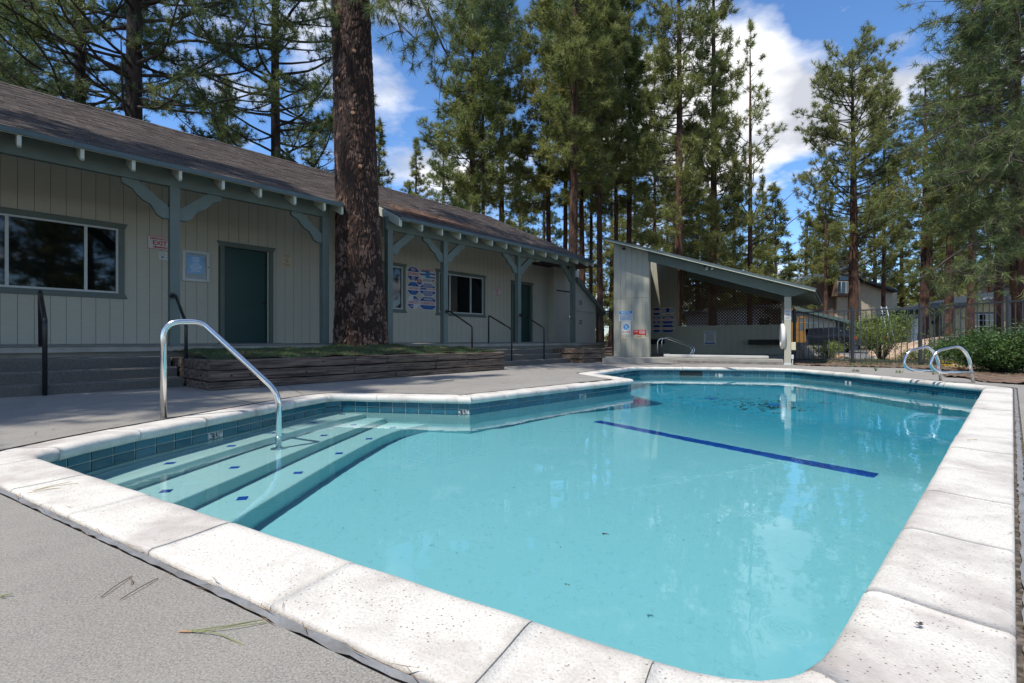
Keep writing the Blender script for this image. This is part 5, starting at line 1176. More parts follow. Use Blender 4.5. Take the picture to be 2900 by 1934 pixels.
mb = MB(); n1, n2 = 28, 10; RR, r = .30, .055; ex_ = Vector((.42, .90, 0)).normalized(); c0 = Vector(SF.w(fx, -.20, fz)); nrm = ex_.cross(Vector((0, 0, 1)))
for i in range(n1):
    a = i/n1*2*math.pi; dr = ex_*math.cos(a)+Vector((0, 0, 1))*math.sin(a)
    for j in range(n2): b = j/n2*2*math.pi; mb.v.append(tuple(c0+dr*(RR+r*math.cos(b))+nrm*r*math.sin(b)))
for i in range(n1):
    for j in range(n2): mb.f.append((i*n2+j, ((i+1) % n1)*n2+j, ((i+1) % n1)*n2+(j+1) % n2, i*n2+(j+1) % n2)); mb.m.append(0)
part('ring', mb, M['ring'], lr, smooth=True); mb = MB(); mb.tube([c0+Vector((0, 0, RR+.02)), c0+Vector((0, 0, RR+.14))], .008, 6); part('rope', mb, M['ring'], lr)
fx, fz = SF.uv(2251, 985, .0); solo('meter_box', MB().fbox(SF, a1+.004, a1+.11, -.10, -.02, fz-.06, fz+.15), M['cream'], 'pale cream box on the right side of the shelter post', 'utility box', SF.w(a1+.05, -.05, fz), bevel=.004)
solo('conduit', MB().tube([SF.w(a1+.035, -.05, 0), SF.w(a1+.035, -.05, .16)], .014, 8).fbox(SF, a1+.005, a1+.06, -.09, -.02, .16, .27), M['white'], 'small grey conduit and box at the foot of the shelter post', 'conduit', SF.w(a1+.03, -.05, 0))

# ============================================================ pool rails
hx, hy = P(463, 1184); lx, ly = P(789, 1237, WZ)
zt1 = EYE-(911-HOR)*hy/FX
hr = thing('pool_handrail', 'large polished stainless handrail arching from the deck into the pool steps', 'handrail', (hx, hy, 0))
f1 = Vector(PD(570, hy+.16, 912)); zb_ = EYE-(1112-HOR)*ly/FX
mb = MB(); pts = round_path([(hx, hy, -.01), (hx, hy, zt1), (f1.x, f1.y, zt1+.005), (lx, ly, zb_), (lx, ly, STEPZ[1])], [0, .13, .07, .12, 0], 9)
rl_ = part('rail', mb.tube(pts, .0245, 20), M['steel'], hr, smooth=True)
mb = MB(); mb.tube([(lx, ly, STEPZ[1]+.001), (lx, ly, STEPZ[1]+.010), (lx, ly, STEPZ[1]+.022)], [.068, .066, .035], 24); part('escutcheon', mb, M['steel'], hr, smooth=True)
mb = MB(); mb.tube([(lx, ly, WZ-.02), (lx, ly, WZ+.004)], .0262, 20); part('sleeve', mb, M['steel'], hr, smooth=True)
for (ub, vb, lab, k_) in ((2664.7, 1078, 'farther of the two looped stainless ladder rails at the far right corner', 0), (2757, 1084, 'nearer of the two looped stainless ladder rails at the far right corner', 1)):
    x, y = P(ub, vb); y_ = y
    L_ = {0: [(2664.7, 1078), (2655, 1010), (2629, 979), (2570, 995), (2557, 1035), (2584, 1050), (2661, 1050)], 1: [(2757, 1084), (2744, 1010), (2718, 979), (2650, 995), (2631, 1035), (2656, 1055), (2755, 1054)]}[k_]
    q = [Vector((x, y, 0))]+[Vector(PD(u, y-.01, v)) for u, v in L_[1:]]
    o = thing('ladder_rail', lab, 'pool ladder rail', (x, y, 0), 'looped stainless rails of the pool ladder'); mb = MB(); mb.tube(round_path(q, [0, .12, .2, .16, .12, .1, 0], 8), .022, 14); part('rail', mb, M['steel'], o, smooth=True)

# ============================================================ iron fence
POSTED = set()
def fence(pts, ztop, label, group='black iron fence runs', zb=.06, pitch=.118, postat=()):
    o = thing('iron_fence', label, 'fence', (*pts[0], 0), group)
    pk = MB().box(-.008, .008, -.008, .008, zb, ztop-.02).mesh('picket', M['iron'])
    for a, b in zip(pts, pts[1:]):
        a, b = Vector(a), Vector(b); d = b-a; L_ = d.length; d.normalize(); ang = math.atan2(d.y, d.x); n_ = Vector((-d.y, d.x))*.016
        for z0, z1 in ((ztop-.035, ztop), (zb+.02, zb+.05)):
            mb = MB(); mb.hexa([(*(a-n_), z0), (*(b-n_), z0), (*(b+n_), z0), (*(a+n_), z0), (*(a-n_), z1), (*(b-n_), z1), (*(b+n_), z1), (*(a+n_), z1)]); part('fence_rail', mb, M['iron'], o)
        k = int(L_/pitch)
        for i in range(1, k): q = a+d*(L_*i/k); link('picket', pk, o, (q.x-pts[0][0], q.y-pts[0][1], 0), (0, 0, ang))
        for q in (a, b) if L_ < 2.6 else (a, a+d*L_*.5, b):
            if tuple(round(c, 2) for c in q) in POSTED: continue
            POSTED.add(tuple(round(c, 2) for c in q)); mb = MB(); mb.box(q.x-.03, q.x+.03, q.y-.03, q.y+.03, 0, ztop+.10); part('fence_post', mb, M['iron'], o)
    return o
FB = [P(2246, 1026), P(2393.6, 1029), P(2606, 1036)]
fence([tuple(P(2250, 1025)), tuple(P(2606, 1036))], 1.50, 'black iron picket fence between the shelter post and its leaning middle post', pitch=.125)
fence([tuple(P(2606, 1036)), (10.62, 10.35), (10.9, 8.3)], 1.50, 'black iron picket fence from the middle post to the right edge of the view', pitch=.125)
g0 = PD(1690, 19.3); g1 = PD(1738, 17.6); fence([g0, g1], 1.75, 'dark iron gate section in the gap left of the shelter', pitch=.11)

# ============================================================ signs and notices
def sign(F, b, box, label, cat, shape, base, items, group=None, th=.004, name='wall_sign', cut=.29, border=None):
    u0, v0, u1, v1 = box; um = (u0+u1)/2; a0 = F.a(u0, b); a1 = F.a(u1, b); z1 = F.uv(um, v0, b)[1]; z0 = F.uv(um, v1, b)[1]
    o = thing(name, label, cat, F.w((a0+a1)/2, b, z0), group); Wd, Hd = a1-a0, z1-z0
    def pt(x, y, k): return F.w(a0+x*Wd, b+th+.0012*k, z0+y*Hd)
    if shape == 'oct': cx_ = cut*Hd/Wd; ring = [(cx_, 0), (1-cx_, 0), (1, cut), (1, 1-cut), (1-cx_, 1), (cx_, 1), (0, 1-cut), (0, cut)]
    else: ring = [(0, 0), (1, 0), (1, 1), (0, 1)]
    mb = MB(); mb.prism([F.w(a0+x*Wd, b+.001, z0+y*Hd) for x, y in ring], Vector(F.w(0, th-.001, 0))-Vector(F.w(0, 0, 0))); part('plate', mb, M[base], o)
    lay = {}
    for it in items:
        kind, m_, lv = it[0], it[1], it[2]; key = (('lettering' if kind == 'text' else 'print'), m_, lv); mb = lay.setdefault(key, MB())
        if kind == 'rect': x0, y0, x1, y1 = it[3:7]; mb.add([pt(x0, y0, lv), pt(x1, y0, lv), pt(x1, y1, lv), pt(x0, y1, lv)], [(0, 1, 2, 3)])
        elif kind == 'poly': mb.add([pt(x, y, lv) for x, y in it[3]], [tuple(range(len(it[3])))])
        elif kind == 'lines':
            x0, y0, x1, y1, n = it[3:8]; rr = random.Random(n*7+int(x0*100))
            for i in range(n):
                y = y1-(i+.5)*(y1-y0)/n; h = (y1-y0)/n*.24
                x = x0+rr.uniform(0, .05)*(x1-x0)
                while x < x1:
                    w = rr.uniform(.06, .16)*(x1-x0); xe = min(x+w, x1)
                    mb.add([pt(x, y-h, lv), pt(xe, y-h, lv), pt(xe, y+h, lv), pt(x, y+h, lv)], [(0, 1, 2, 3)]); x = xe+.03*(x1-x0)
        elif kind == 'ring':
            cx, cy, r, t = it[3:7]; n = 20; ry = r*Wd/Hd; vs = []
            for i in range(n): a = i/n*6.2832; vs += [pt(cx+r*math.cos(a), cy+ry*math.sin(a), lv), pt(cx+(r-t)*math.cos(a), cy+(ry-t*Wd/Hd)*math.sin(a), lv)]
            mb.add(vs, [(2*i, 2*((i+1) % n), 2*((i+1) % n)+1, 2*i+1) for i in range(n)])
        elif kind == 'disc':
            cx, cy, r = it[3:6]; n = 20; ry = r*Wd/Hd; mb.add([pt(cx+r*math.cos(i/n*6.2832), cy+ry*math.sin(i/n*6.2832), lv) for i in range(n)], [tuple(range(n))])
        elif kind == 'bar':
            x0, y0, x1, y1, t = it[3:8]; dx, dy = (x1-x0)*Wd, (y1-y0)*Hd; L_ = math.hypot(dx, dy); px, py = -dy/L_*t/Wd*Wd, dx/L_*t; px /= 1; mb.add([pt(x0+px*Hd/Wd*.5, y0+py*.5, lv), pt(x0-px*Hd/Wd*.5, y0-py*.5, lv), pt(x1-px*Hd/Wd*.5, y1-py*.5, lv), pt(x1+px*Hd/Wd*.5, y1+py*.5, lv)], [(0, 1, 2, 3)])
        elif kind == 'text':
            s_, cx, cy, w, h = it[3:8]; vs, fs = fit_text(s_, w*Wd, h*Hd, .025); mb.add([F.w(a0+cx*Wd+x, b+th+.0012*lv, z0+cy*Hd+y) for x, y in vs], fs)
    for (nm, m_, lv), mb in lay.items():
        if mb.v: part(nm, mb, M[m_], o)
    return o
def octband(m='blue', cut=.29, e=.04, r=1.):    # top and bottom coloured parts with a white band across
    def seg(y): 
        # half-width inset at height y
        if y < cut: return (cut-y)*r
        if y > 1-cut: return (y-1+cut)*r
        return 0
    def part_(y0, y1):
        ys_ = sorted({y0, y1, *[q for q in (cut, 1-cut) if y0 < q < y1]}); L_ = [(seg(y)+e*r, y) for y in ys_]; Rr = [(1-seg(y)-e*r, y) for y in ys_][::-1]; return L_+Rr
    return part_
def octsign(F, b, box, lab, top, mid, bot, midcol='red', extra=(), group='octagonal pool signs', r=1., midh=.17):
    pb = octband(r=r); it = [('poly', 'blue', 1, pb(.655, .955)), ('poly', 'blue', 1, pb(.045, .345))]
    it.append(('text', midcol, 2, mid, .5, .5, .86, midh))
    for (k, s_) in ((.80, top), (.20, bot)):
        if s_ is None: continue
        if s_ == 'lines': it.append(('lines', 'cyan', 2, .30 if r > .8 else .2, k-.12, .70 if r > .8 else .8, k+.12, 4))
        elif s_ == 'diver': it += [('ring', 'printwhite', 2, .5, .19, .15, .025), ('bar', 'printwhite', 2, .40, .09, .60, .29, .03), ('bar', 'printwhite', 3, .60, .09, .40, .29, .03)]
        else: it.append(('text', 'printwhite', 2, s_, .5, k, .36 if len(s_) < 3 else .55, .19))
    return sign(F, b, box, lab, 'sign', 'oct', 'signwhite', it+list(extra), group)
FS = CW+.001
octsign(B, FS, (1153, 755, 1187, 796), 'octagonal NO DIVING sign at the top left of the clubhouse sign cluster', 'NO', 'DIVING', 'diver', midh=.2)
octsign(B, FS, (1153, 797, 1187, 836), 'octagonal blue CAUTION sign in the middle left of the clubhouse sign cluster', 'lines', 'CAUTION', 'lines')
pb = octband()
sign(B, FS, (1153, 836.5, 1187, 875), 'octagonal pool CAPACITY sign at the bottom left of the clubhouse cluster', 'sign', 'oct', 'signwhite', [('poly', 'blue', 1, [(.5, .655), (.96, .655), (.96, .71), (.72, .95), (.5, .95)]), ('text', 'printwhite', 2, 'POOL', .7, .73, .36, .12), ('text', 'red', 2, 'CAPACITY', .5, .5, .88, .19), ('poly', 'blue', 1, [(.04, .345), (.5, .345), (.5, .045), (.30, .045), (.04, .30)]), ('text', 'printwhite', 2, 'SPA', .36, .2, .2, .12), ('rect', 'bluegrey', 1, .5, .34, .51, .66)], 'octagonal pool signs')
sign(B, FS, (1188, 761, 1233.5, 801.5), 'wide octagonal emergency sign reading 911 at the top right of the clubhouse cluster', 'sign', 'oct', 'signwhite', [('poly', 'red', 1, [(.14, .86), (.86, .86), (.79, .96), (.21, .96)]), ('lines', 'printwhite', 2, .2, .87, .8, .95, 1), ('rect', 'bluegrey', 1, .08, .74, .62, .84), ('rect', 'cyan', 1, .36, .34, .62, .74), ('rect', 'bluegrey', 1, .02, .50, .36, .62), ('rect', 'bluegrey', 1, .62, .60, .98, .70), ('rect', 'bluegrey', 1, .62, .36, .98, .46), ('lines', 'printdark', 1, .2, .08, .6, .28, 4), ('text', 'blue', 1, '911', .70, .17, .18, .17), ('poly', 'red', 1, [(.80, .26), (.95, .28), (.80, .08)])], 'octagonal pool signs')
sign(B, FS, (1188, 801.8, 1234, 839.5), 'wide octagonal POOL & SPA sign in the middle right of the clubhouse cluster', 'sign', 'oct', 'signwhite', [('poly', 'blue', 1, pb(.66, .955)), ('poly', 'blue', 1, pb(.045, .40)), ('lines', 'printwhite', 2, .18, .69, .82, .93, 4), ('lines', 'printwhite', 2, .18, .08, .82, .37, 5), ('rect', 'bluegrey', 2, .03, .48, .42, .62), ('text', 'red', 2, 'POOL & SPA', .72, .55, .48, .13)], 'octagonal pool signs')
octsign(B, FS, (1188, 840, 1235, 878), 'wide octagonal WARNING NO LIFEGUARD ON DUTY sign at the bottom right of the clubhouse cluster', 'WARNING', 'NO LIFEGUARD ON DUTY', 'lines', r=.8, midh=.2)
sign(B, FS+.004, (1179.5, 789, 1195.5, 806), 'small red and blue octagonal sign between the larger ones of the clubhouse cluster', 'sign', 'oct', 'signwhite', [('poly', 'red', 1, octband()(.5, .94)), ('poly', 'blue', 1, octband()(.06, .40)), ('lines', 'printwhite', 2, .3, .6, .7, .9, 2)], 'octagonal pool signs')
exit_items = lambda arrow: [('rect', 'red', 1, .01, .01, .99, .99), ('rect', 'signwhite', 2, .03, .045, .97, .955), ('text', 'red', 3, 'EMERGENCY', .5, .80, .78, .17), ('text', 'red', 3, 'EXIT', .5, .48, .56, .33)]+([('rect', 'red', 3, .32, .12, .78, .21), ('poly', 'red', 3, [(.20, .165), (.34, .07), (.34, .26)])] if arrow else [('rect', 'red', 3, .2, .12, .8, .20)])
sign(B, FS, (416.8, 669, 488, 707), 'white EMERGENCY EXIT sign with red arrow partly behind the first porch post', 'sign', 'rect', 'signwhite', exit_items(1), 'emergency exit signs')
sign(B, FS, (449.8, 715, 492, 736), 'small white notice just below the left EMERGENCY EXIT sign', 'sign', 'rect', 'signwhite', [('ring', 'printdark', 1, .24, .6, .12, .02), ('rect', 'bluegrey', 1, .16, .2, .32, .38), ('text', 'cyan', 1, 'NO', .7, .68, .3, .18), ('lines', 'cyan', 1, .5, .15, .95, .45, 2)])
sign(B, FS, (1397.7, 814.5, 1417.6, 836), 'small white EMERGENCY EXIT sign between window and far green door', 'sign', 'rect', 'signwhite', exit_items(0), 'emergency exit signs')
sign(B, FS, (799.6, 718, 823.4, 757), 'cream no smoking notice with red circle on the wall right of the near green door', 'sign', 'rect', 'cream', [('lines', 'orange', 1, .1, .72, .9, .95, 3), ('ring', 'orange', 1, .5, .5, .24, .05), ('bar', 'orange', 2, .36, .60, .64, .40, .05), ('lines', 'orange', 1, .08, .05, .92, .30, 5)])
# glazed notice case
u0, u1 = 515, 592; a0, a1 = B.a(u0, FS), B.a(u1, FS); z1 = B.uv(553, 711.5, FS)[1]; z0 = B.uv(553, 797.5, FS)[1]; o = thing('notice_case', 'white framed glazed notice case with a bright blue poster left of the near green door', 'notice board', B.w((a0+a1)/2, FS, z0))
w = .055; mb = MB()
mb.fbox(B, a0, a0+w, FS, FS+.045, z0, z1); mb.fbox(B, a1-w, a1, FS, FS+.045, z0, z1); mb.fbox(B, a0+w, a1-w, FS, FS+.045, z0, z0+w); mb.fbox(B, a0+w, a1-w, FS, FS+.045, z1-w, z1); part('frame', mb, M['white'], o, bevel=.004)
mb = MB(); mb.fbox(B, a0+w, a1-w, FS, FS+.012, z0+w, z1-w); part('cork_board', mb, M['cork'], o)
h = z1-z0; wd = a1-a0; mb = MB(); mb.fbox(B, a0+wd*.21, a1-wd*.20, FS+.013, FS+.015, z0+h*.27, z1-h*.16); ps = part('poster', mb, M['cyan'], o)
mb = MB(); rr = random.Random(4)
for i in range(11):
    z = z1-h*(.22+.045*i); l = rr.uniform(.10, .24)*wd; c = (a0+a1)/2; mb.add([B.w(c-l, FS+.0165, z), B.w(c+l, FS+.0165, z), B.w(c+l, FS+.0165, z+.012), B.w(c-l, FS+.0165, z+.012)], [(0, 1, 2, 3)])
part('print', mb, M['printwhite'], ps)
gl = bpy.data.materials.new('clear_case_glass'); gl.use_nodes = True; N, L = gl.node_tree.nodes, gl.node_tree.links; N.clear(); oo = N.new('ShaderNodeOutputMaterial'); t_1 = N.new('ShaderNodeBsdfTransparent'); g_1 = N.new('ShaderNodeBsdfGlossy'); g_1.inputs['Roughness'].default_value = .03; fr = N.new('ShaderNodeFresnel'); mx = N.new('ShaderNodeMixShader'); L.new(fr.outputs[0], mx.inputs[0]); L.new(t_1.outputs[0], mx.inputs[1]); L.new(g_1.outputs[0], mx.inputs[2]); L.new(mx.outputs[0], oo.inputs[0])
mb = MB(); mb.fbox(B, a0+w, a1-w, FS+.028, FS+.031, z0+w, z1-w); part('pane', mb, gl, o); mb = MB(); mb.tube([B.w(a1-w*.5, FS+.045, (z0+z1)/2), B.w(a1-w*.5, FS+.052, (z0+z1)/2)], .012, 10); part('lock', mb, M['black'], o)
# pillar signs on the shelter
sign(SF, .001, (1752.5, 880, 1791.5, 908.5), 'white NOTICE sign with blue heading, uppermost on the shelter pillar', 'sign', 'rect', 'signwhite', [('rect', 'cyan', 1, .02, .70, .98, .98), ('text', 'printwhite', 2, 'NOTICE', .5, .84, .64, .18), ('lines', 'cyan', 1, .05, .06, .95, .66, 5)])
sign(SF, .001, (1760, 909, 1787, 946), 'white NO DIVING sign with a blue disc below the NOTICE sign', 'sign', 'rect', 'signwhite', [('disc', 'cyan', 1, .5, .55, .30), ('bar', 'printwhite', 2, .32, .70, .68, .40, .035), ('bar', 'printwhite', 3, .40, .42, .62, .70, .035), ('text', 'red', 1, 'NO DIVING!', .5, .15, .86, .13)])
sign(SF, .001, (1760.5, 947, 1785, 958.5), 'small cream sticker with blue print directly below the white NO DIVING sign', 'sign', 'rect', 'cream', [('ring', 'orange', 1, .2, .5, .12, .03), ('lines', 'cyan', 1, .42, .2, .95, .85, 3)])
sign(SF, .001, (1794, 934, 1829.5, 958.5), 'worn red and cream sign starting with NO at the right of the shelter pillar', 'sign', 'rect', 'cream', [('rect', 'red', 1, .0, .40, 1., 1.), ('text', 'printwhite', 2, 'NO', .24, .82, .26, .19), ('lines', 'printwhite', 2, .45, .52, .95, .93, 4), ('poly', 'cream', 2, [(.03, .36), (.2, .50), (.33, .44), (.4, .36)]), ('bar', 'red', 2, .3, .25, .55, .18, .06), ('bar', 'red', 2, .55, .18, .7, .36, .05), ('rect', 'orange', 2, .92, .2, .99, .4)])
LB = .001; grp = 'octagonal signs inside the shelter'
def L6(box): return box
octsign(LF, LB, (1848, 871, 1871.5, 893.5), 'octagonal blue EMERGENCY sign at the top left of the shelter cluster', None, 'EMERGENCY', None, group=grp)
octsign(LF, LB, (1848, 894.5, 1871.5, 917.5), 'octagonal NO DIVING sign in the middle left of the shelter cluster', 'NO', 'DIVING', 'diver', group=grp, midh=.2)
octsign(LF, LB, (1848, 919, 1871.5, 942), 'octagonal CAPACITY sign at the bottom left of the shelter cluster', None, 'CAPACITY', None, group=grp)
sign(LF, LB, (1873, 869.5, 1909.5, 893), 'wide octagonal striped sign at the top right of the shelter cluster', 'sign', 'oct', 'signwhite', [('rect', 'blue', 1, .04, .62, .96, .72), ('rect', 'blue', 1, .38, .36, .62, .86), ('rect', 'bluegrey', 1, .04, .36, .96, .46), ('lines', 'red', 1, .2, .86, .8, .96, 1), ('rect', 'red', 1, .25, .06, .75, .14)], grp)
octsign(LF, LB, (1873, 893.5, 1909.5, 917.5), 'wide octagonal WARNING NO LIFEGUARD ON DUTY sign inside the shelter', 'WARNING', 'NO LIFEGUARD ON DUTY', None, group=grp, r=.7, midh=.2)
octsign(LF, LB, (1873, 918.5, 1909.5, 942), 'wide octagonal RULES sign at the bottom right of the shelter cluster', None, 'SPA RULES', None, group=grp, r=.7)
sign(LF, LB, (1994, 937, 2027, 976), 'white rules board with blue header and footer on the shelter back wall', 'sign', 'rect', 'signwhite', [('rect', 'bluegrey', 1, .06, .82, .94, .95), ('lines', 'printwhite', 2, .1, .84, .9, .93, 1), ('lines', 'printdark', 1, .12, .22, .88, .78, 8), ('rect', 'bluegrey', 1, .06, .04, .94, .16)])
sign(SF, .001, (2221.5, 876.6, 2240.5, 905), 'small white printed notice on the shelter corner post', 'sign', 'rect', 'signwhite', [('lines', 'printdark', 1, .1, .72, .9, .95, 3), ('ring', 'red', 1, .5, .48, .26, .04), ('bar', 'printdark', 2, .35, .44, .65, .52, .05), ('lines', 'printdark', 1, .1, .06, .9, .28, 3)])

# ============================================================ houses and yard beyond the fence
def facing(Y): return Frame((0, Y), (1, 0), (0, -1))
def wallpoly(name, pix, Y, m, parent, depth=.2, b=0., smooth=False, label=None):
    F = facing(Y); pts = []
    for u, v in pix: a, z = F.uv(u, v, b); pts.append(F.w(a, b, max(z, -.1)))
    mb = MB(); mb.prism(pts, (0, depth, 0)); return part(name, mb, M[m], parent, label=label)
def ubox(name, u0, v0, u1, v1, Y, m, parent, b0=0., b1=.08):
    F = facing(Y); a0, z1 = F.uv(u0, v0, b1); a1, z0 = F.uv(u1, v1, b1); mb = MB(); mb.fbox(F, a0, a1, b0, b1, max(z0, -.05), z1); return part(name, mb, M[m], parent)
def farwindow(u0, v0, u1, v1, Y, parent, bars=(.5,), hb=()):
    fr = ubox('window_frame', u0, v0, u1, v1, Y, 'white', parent, .0, .04); F = facing(Y); a0, z1 = F.uv(u0, v0, .05); a1, z0 = F.uv(u1, v1, .05); t = .06
    xs_ = [0]+list(bars)+[1]
    for x0, x1 in zip(xs_, xs_[1:]):
        mb = MB(); mb.fbox(F, a0+(a1-a0)*x0+t/2, a0+(a1-a0)*x1-t/2, .041, .046, z0+t/2, z1-t/2); part('pane', mb, M['glass'], fr)
    for y in hb: mb = MB(); mb.fbox(F, a0, a1, .046, .055, z0+(z1-z0)*y-.015, z0+(z1-z0)*y+.015); part('glazing_bar', mb, M['white'], fr)
Y = 42; hs = thing('house', 'tall brown shingled and beige house behind the fence with a high bay window', 'house', (*PD(2400, Y), 0), 'houses beyond the fence')
wallpoly('shingle_wall', [(2245, 985), (2245, 850), (2289, 806), (2401, 763), (2401, 985)], Y, 'brownsh', hs, 5)
F_ = facing(Y); z = 0.1; r = 0
while True:                                    # shingle courses, each a proud strip
    z0 = .8+r*.28; r += 1
    if z0 > 6.8: break
    aL_, _ = F_.uv(2247, 900, 0); aR_, _ = F_.uv(2369, 900, 0)
    def top_at(a): u = 1450+FX*a/Y; v = 850+(u-2245)*(806-850)/44 if u < 2289 else 806+(u-2289)*(763-806)/112; return EYE-(v-HOR)*Y/FX
    a = aL_
    while a < aR_ and top_at(a) < z0+.3: a += .2
    if a < aR_-.3: mb = MB(); mb.hexa([F_.w(a, .035, z0), F_.w(aR_, .035, z0), F_.w(aR_, 0, z0), F_.w(a, 0, z0), F_.w(a, .012, z0+.27), F_.w(aR_, .012, z0+.27), F_.w(aR_, 0, z0+.27), F_.w(a, 0, z0+.27)]); part('shingle_course', mb, M['brownsh'], hs)
wallpoly('beige_wall', [(2370, 985), (2370, 838), (2432, 838), (2432, 772), (2446, 796), (2541, 828), (2541, 985)], Y-.3, 'beige', hs, 5)
wallpoly('bay', [(2366, 838), (2366, 772), (2403, 762), (2434, 772), (2434, 838)], Y-.9, 'brownsh', hs, .9)
farwindow(2373, 797, 2402, 830, Y-.95, hs, (.35, .8)); wallpoly('upper_pane', [(2374, 793), (2374, 786), (2402, 772), (2402, 793)], Y-.98, 'glass', hs, .02)
wallpoly('roof_edge', [(2238, 853), (2286, 806), (2402, 760), (2402, 755), (2284, 800), (2234, 847)], Y-1.0, 'navy', hs, 5.5); wallpoly('roof_edge', [(2402, 760), (2444, 793), (2545, 827), (2545, 822), (2446, 787), (2402, 755)], Y-1.0, 'navy', hs, 5.5)
Y = 30; sh = thing('shed', 'low pale shed with a green sloping roof edge and small dark window beyond the fence', 'shed', (*PD(2320, Y), 0), 'houses beyond the fence')
wallpoly('wall', [(2262, 1000), (2262, 872), (2368, 902), (2368, 1000)], Y, 'siding_shed', sh, 4)
for i in range(9): F_ = facing(Y); a0_ = F_.a(2262, 0)+i*.26; mb = MB(); mb.fbox(F_, a0_, a0_+.012, 0, .012, 0, 1.9-i*.06); part('batten', mb, M['siding_shed'], sh)
wallpoly('fascia', [(2250, 877), (2448, 926), (2448, 917), (2250, 867)], Y-.5, 'soffit', sh, 4.8, label='pale green roof edge'); farwindow(2279, 913, 2316, 954, Y-.02, sh, (.42,))
for u in (2371, 2431): ubox('carport_post', u, 912, u+5, 1000, Y, 'soffit', sh)
ubox('low_wall', 2370, 957, 2436, 990, Y, 'navy', sh)
ubox('carport_back', 2376, 915, 2436, 990, Y+3.5, 'darkwood', sh)
Y = 38; oh = thing('house', 'low olive yellow house with dark trim, white door and gridded window at right', 'house', (*PD(2720, Y), 0), 'houses beyond the fence')
wallpoly('low_wall', [(2568, 990), (2568, 908), (2665, 889), (2665, 990)], Y, 'olive', oh, 6)
wallpoly('high_wall', [(2665, 990), (2665, 882), (2830, 852), (3000, 820), (3000, 990)], Y-.4, 'olive', oh, 6)
wallpoly('roof_edge', [(2558, 908), (2668, 887), (2668, 881), (2558, 902)], Y-.9, 'navy', oh, 7); wallpoly('roof_edge', [(2655, 884), (3005, 819), (3005, 808), (2655, 873)], Y-1.0, 'navy', oh, 7)
for i in range(34):
    F_ = facing(Y-.4); a_ = F_.a(2672, 0)+i*.28; mb = MB(); mb.fbox(F_, a_, a_+.012, 0, .012, 0, 2.9); part('groove', mb, M['sheath'], oh)
ubox('corner_trim', 2662, 880, 2669, 990, Y-.4, 'navy', oh); ubox('door_frame', 2580, 902, 2633, 978, Y, 'signwhite', oh, 0, .03); d_o = ubox('door', 2584, 905, 2630, 977, Y, 'shedwhite', oh, .03, .06)
for (x0, y0, x1, y1) in ((2588, 909, 2604, 935), (2609, 909, 2626, 935), (2588, 942, 2604, 972), (2609, 942, 2626, 972)): ubox('door_panel', x0, y0, x1, y1, Y, 'shedwhite', d_o.parent, .06, .075)
ubox('window_trim', 2735, 884, 2822, 947, Y-.4, 'navy', oh, 0, .03); farwindow(2739, 889, 2817, 941, Y-.44, oh, (.36,), (.33, .66)); ubox('window_trim', 2850, 882, 2880, 946, Y-.4, 'navy', oh, 0, .03); farwindow(2852, 886, 2878, 942, Y-.44, oh, (), (.33, .66))
ubox('number_plaque', 2681, 917, 2697, 926, Y-.4, 'navy', oh, 0, .05); ubox('wall_lamp', 2643, 908, 2651, 917, Y, 'navy', oh, 0, .15); ubox('base_trim', 2669, 959, 2740, 963, Y-.4, 'navy', oh, 0, .03)
dx_, dy_ = PD(2798, 37.2); dz = EYE-(846-HOR)*37.2/FX; ds = thing('satellite_dish', 'grey oval satellite dish on the olive house roof', 'satellite dish', (dx_, dy_, dz)); mb = MB(); n_ = 20
mb.add([(dx_, dy_+.05, dz)]+[(dx_+.43*math.cos(i/n_*6.2832), dy_-.06, dz+.17*math.sin(i/n_*6.2832)) for i in range(n_)], [(0, 1+i, 1+(i+1) % n_) for i in range(n_)]); part('dish', mb, M['white'], ds, smooth=True); mb = MB(); mb.tube([(dx_, dy_, dz-.05), (dx_, dy_-.3, dz-.02)], .02, 6); mb.tube([(dx_, dy_+.05, dz), (dx_, dy_+.1, dz-.3)], .025, 6); part('dish_arm', mb, M['white'], ds)
Y = 54; uh = thing('house', 'pale horizontally clad upper storey high among the trunks at the right', 'house', (*PD(2820, Y), 0), 'houses beyond the fence')
wallpoly('wall', [(2773, 985), (2773, 758), (2990, 750), (2990, 985)], Y, 'beige', uh, 6); wallpoly('lower_roof', [(2782, 836), (2782, 803), (2990, 803), (2990, 836)], Y-1, 'conc_step', uh, 1)
for i in range(11): ubox('clapboard', 2774, 762+i*3.7, 2990, 764.8+i*3.7, Y, 'beige', uh, 0, .05)
wallpoly('roof_edge', [(2768, 760), (2995, 751), (2995, 745), (2768, 754)], Y-.6, 'navy', uh, 7)
Y = 33; ph = thing('house', 'pale low building seen only through the lattice of the shelter', 'house', (*PD(2120, Y), 0), 'houses beyond the fence')
wallpoly('wall', [(2020, 985), (2020, 880), (2225, 868), (2225, 985)], Y, 'signwhite', ph, 5); wallpoly('roof_edge', [(2010, 882), (2235, 868), (2235, 858), (2010, 872)], Y-.5, 'conc_step', ph, 6)
farwindow(2060, 900, 2090, 940, Y-.02, ph); farwindow(2150, 900, 2180, 940, Y-.02, ph)
